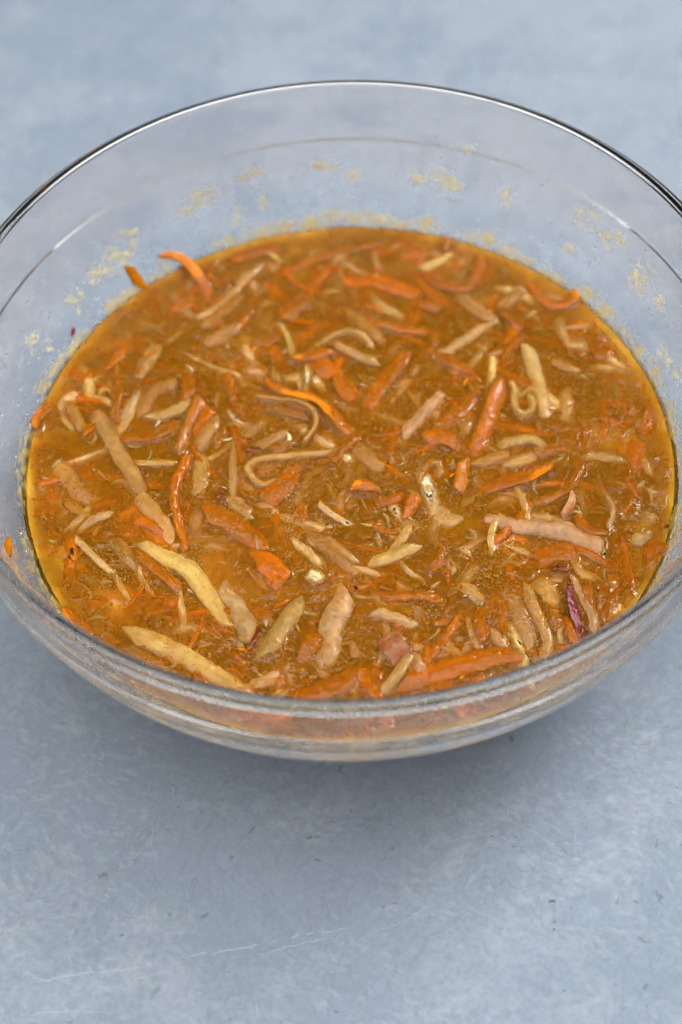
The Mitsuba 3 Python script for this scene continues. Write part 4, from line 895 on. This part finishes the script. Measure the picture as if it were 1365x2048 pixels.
def on_wall(th, z):
    """Points on the inner glass and the inward normal there, for arrays of angle and height."""
    r, e = INNER_R(z), 0.0004
    s = (INNER_R(z + e) - INNER_R(z - e)) / (2 * e)
    n = np.stack([-np.cos(th), -np.sin(th), s], -1)
    n /= np.linalg.norm(n, axis=-1, keepdims=True)
    return np.stack([r * np.cos(th), r * np.sin(th), z], -1), n


def smear(th0, z0, a, b, seed, tint=(0.86, 0.77, 0.48), sunk=0.0):
    """A thin lumpy smear on the inner glass with a ragged outline, a x b metres."""
    n = 60
    u, v = np.meshgrid(np.linspace(-1.3, 1.3, n), np.linspace(-1.3, 1.3, n), indexing='ij')
    wob = meshkit.fbm(np.stack([u * 1.7 + seed * 5.1, v * 1.7, u * 0], -1), 4, 2)
    thick = (1.05 - np.hypot(u, v)) * 1.0 + (wob - 0.5) * 2.2
    hole = meshkit.fbm(np.stack([u * 3.4 + seed, v * 3.4, u * 0 + 3], -1), 3, 5)
    thick = np.minimum(thick, (hole - 0.33) * 4)
    thick = np.where(np.hypot(u, v) > 1.25, -1, thick)
    on = thick > 0
    on &= ndimage.binary_opening(on)
    if on.sum() < 12:
        return None
    hgt = 0.00022 + np.clip(thick, 0, 1) ** 0.6 * (0.00025 + 0.0011 * np.clip(hole - 0.35, 0, 1))
    th, z = th0 + u * a / 2 / INNER_R(z0), z0 + v * b / 2
    p, nn = on_wall(th, np.clip(z, 0.012, 0.104))
    P = p + nn * (0.00020 + hgt * (1 if sunk == 0 else 0.3) - sunk)[..., None]
    Q = p + nn * (0.00020 - sunk)
    idx = np.full((n, n), -1)
    f = on[:-1, :-1] & on[1:, :-1] & on[1:, 1:] & on[:-1, 1:]
    ii, jj = np.nonzero(f)
    vid = np.arange(n * n).reshape(n, n)
    A, B, C, D = vid[ii, jj], vid[ii + 1, jj], vid[ii + 1, jj + 1], vid[ii, jj + 1]
    N = n * n
    F = [np.c_[A, B, C], np.c_[A, C, D], np.c_[A, C, B] + N, np.c_[A, D, C] + N]
    faces = np.vstack(F)
    half = trimesh.Trimesh(P.reshape(-1, 3), np.vstack(F[:2]), process=False)
    e = half.edges
    es = np.sort(e, 1)
    _, inv, cnt = np.unique(es, axis=0, return_inverse=True, return_counts=True)
    bd = e[cnt[inv.ravel()] == 1]
    faces = np.vstack([faces, np.c_[bd[:, 1], bd[:, 0], bd[:, 0] + N], np.c_[bd[:, 1], bd[:, 0] + N, bd[:, 1] + N]])
    mesh = trimesh.Trimesh(np.vstack([P.reshape(-1, 3), Q.reshape(-1, 3)]), faces, process=False)
    col = np.array(tint) * (0.8 + 0.4 * np.r_[hole.ravel(), hole.ravel()])[:, None]
    used = np.unique(faces)
    remap = np.full(2 * N, -1)
    remap[used] = np.arange(len(used))
    thin = np.r_[thick.ravel(), thick.ravel()]
    lumpy = np.r_[hole.ravel(), hole.ravel()]
    return trimesh.Trimesh(mesh.vertices[used], remap[faces], process=False), np.clip(col[used], 0, 0.9), np.clip(np.c_[thin, (lumpy - 0.3) * 2.4][used], 0, 1)


rng = np.random.default_rng(123)
FRONT = []
for k in range(72):
    FRONT.append((math.radians(rng.uniform(205, 335)), rng.uniform(58, 76), rng.uniform(10, 30), rng.uniform(5, 13), 'smear of batter on the near wall of the bowl, seen through the front glass'))
TIDE = []
for k in range(46):
    TIDE.append((math.radians(k * 360 / 46 + rng.uniform(-3, 3)), rng.uniform(55.6, 57.4), rng.uniform(9, 18), rng.uniform(2.5, 4.0), 'thin yellow tide mark where the batter meets the glass'))
for k, (th, z, a, b, label) in enumerate(SMEARS + FRONT + TIDE):
    got = smear(th, z / 1000, a / 1000 * 1.7, b / 1000 * 1.7, k, (0.86, 0.77, 0.48) if k < len(SMEARS) else (0.84, 0.70, 0.52) if k < len(SMEARS + FRONT) else (0.82, 0.60, 0.14), 0.0009 if len(SMEARS) <= k < len(SMEARS + FRONT) else 0.0)
    if got is None:
        continue
    key = key_of('batter_smear')
    if k >= len(SMEARS):
        at, hgt = clock(math.cos(th), math.sin(th)), 'low' if z < 63 else 'high'
        say = f'pale {{}}smear on the near glass wall, toward {at}' if k < len(SMEARS + FRONT) else f'thin yellow tide mark where batter meets glass, toward {at}'
        label = own(say.format(''), say.format(hgt + ' '), *(say.format(f'{hgt} {s} ') for s in ('wide', 'small', 'faint', 'ragged', 'streaky')))
    scene[key] = mikit.ply(got[0], 'smear_material', smooth=True, color=got[1], uv=got[2] * [1, 1 if k < len(SMEARS) else 1.5 if k < len(SMEARS + FRONT) else 0.45])
    labels[key] = {'label': label, 'category': 'smear', 'group': 'smears of batter on the glass' if k < len(SMEARS) else 'smears of batter on the near wall' if k < len(SMEARS + FRONT) else 'tide marks of batter along the glass'}

# a spray of drops on the glass, too many and too small to count
rng = np.random.default_rng(77)
ball = trimesh.creation.icosphere(2, 1.0)
parts = []
clump = [(th, z / 1000) for th, z, a, b, _ in SMEARS]
while len(parts) < 1000:
    if len(parts) % 5 < 2:
        th, z = rng.uniform(0, 2 * math.pi), LEVEL + 0.003 + 0.028 * rng.beta(1, 1.8)
    elif len(parts) % 5 == 2:
        c = clump[rng.integers(len(clump))]
        th, z = c[0] + rng.normal(0, 0.06), c[1] + rng.normal(0, 0.006)
    else:
        th, z = rng.uniform(0, 2 * math.pi), LEVEL + 0.0015 + 0.003 * rng.beta(1, 2)
    if not LEVEL + 0.001 < z < 0.096:
        continue
    p, n = on_wall(np.array(th), np.array(z))
    s = np.clip(rng.lognormal(math.log(0.00036), 0.4), 0.0003, 0.0011)
    v = ball.vertices * s
    v = v - np.outer(v @ n, n) * 0.35
    m = ball.copy()
    m.vertices = v + p + n * (s * 0.6 + 0.0002)
    parts.append(m)
scene['batter_droplets'] = mikit.ply(trimesh.util.concatenate(parts), 'droplet_material', smooth=True)
labels['batter_droplets'] = {'kind': 'stuff', 'label': 'spray of tiny clear droplets on the inner glass above the batter'}
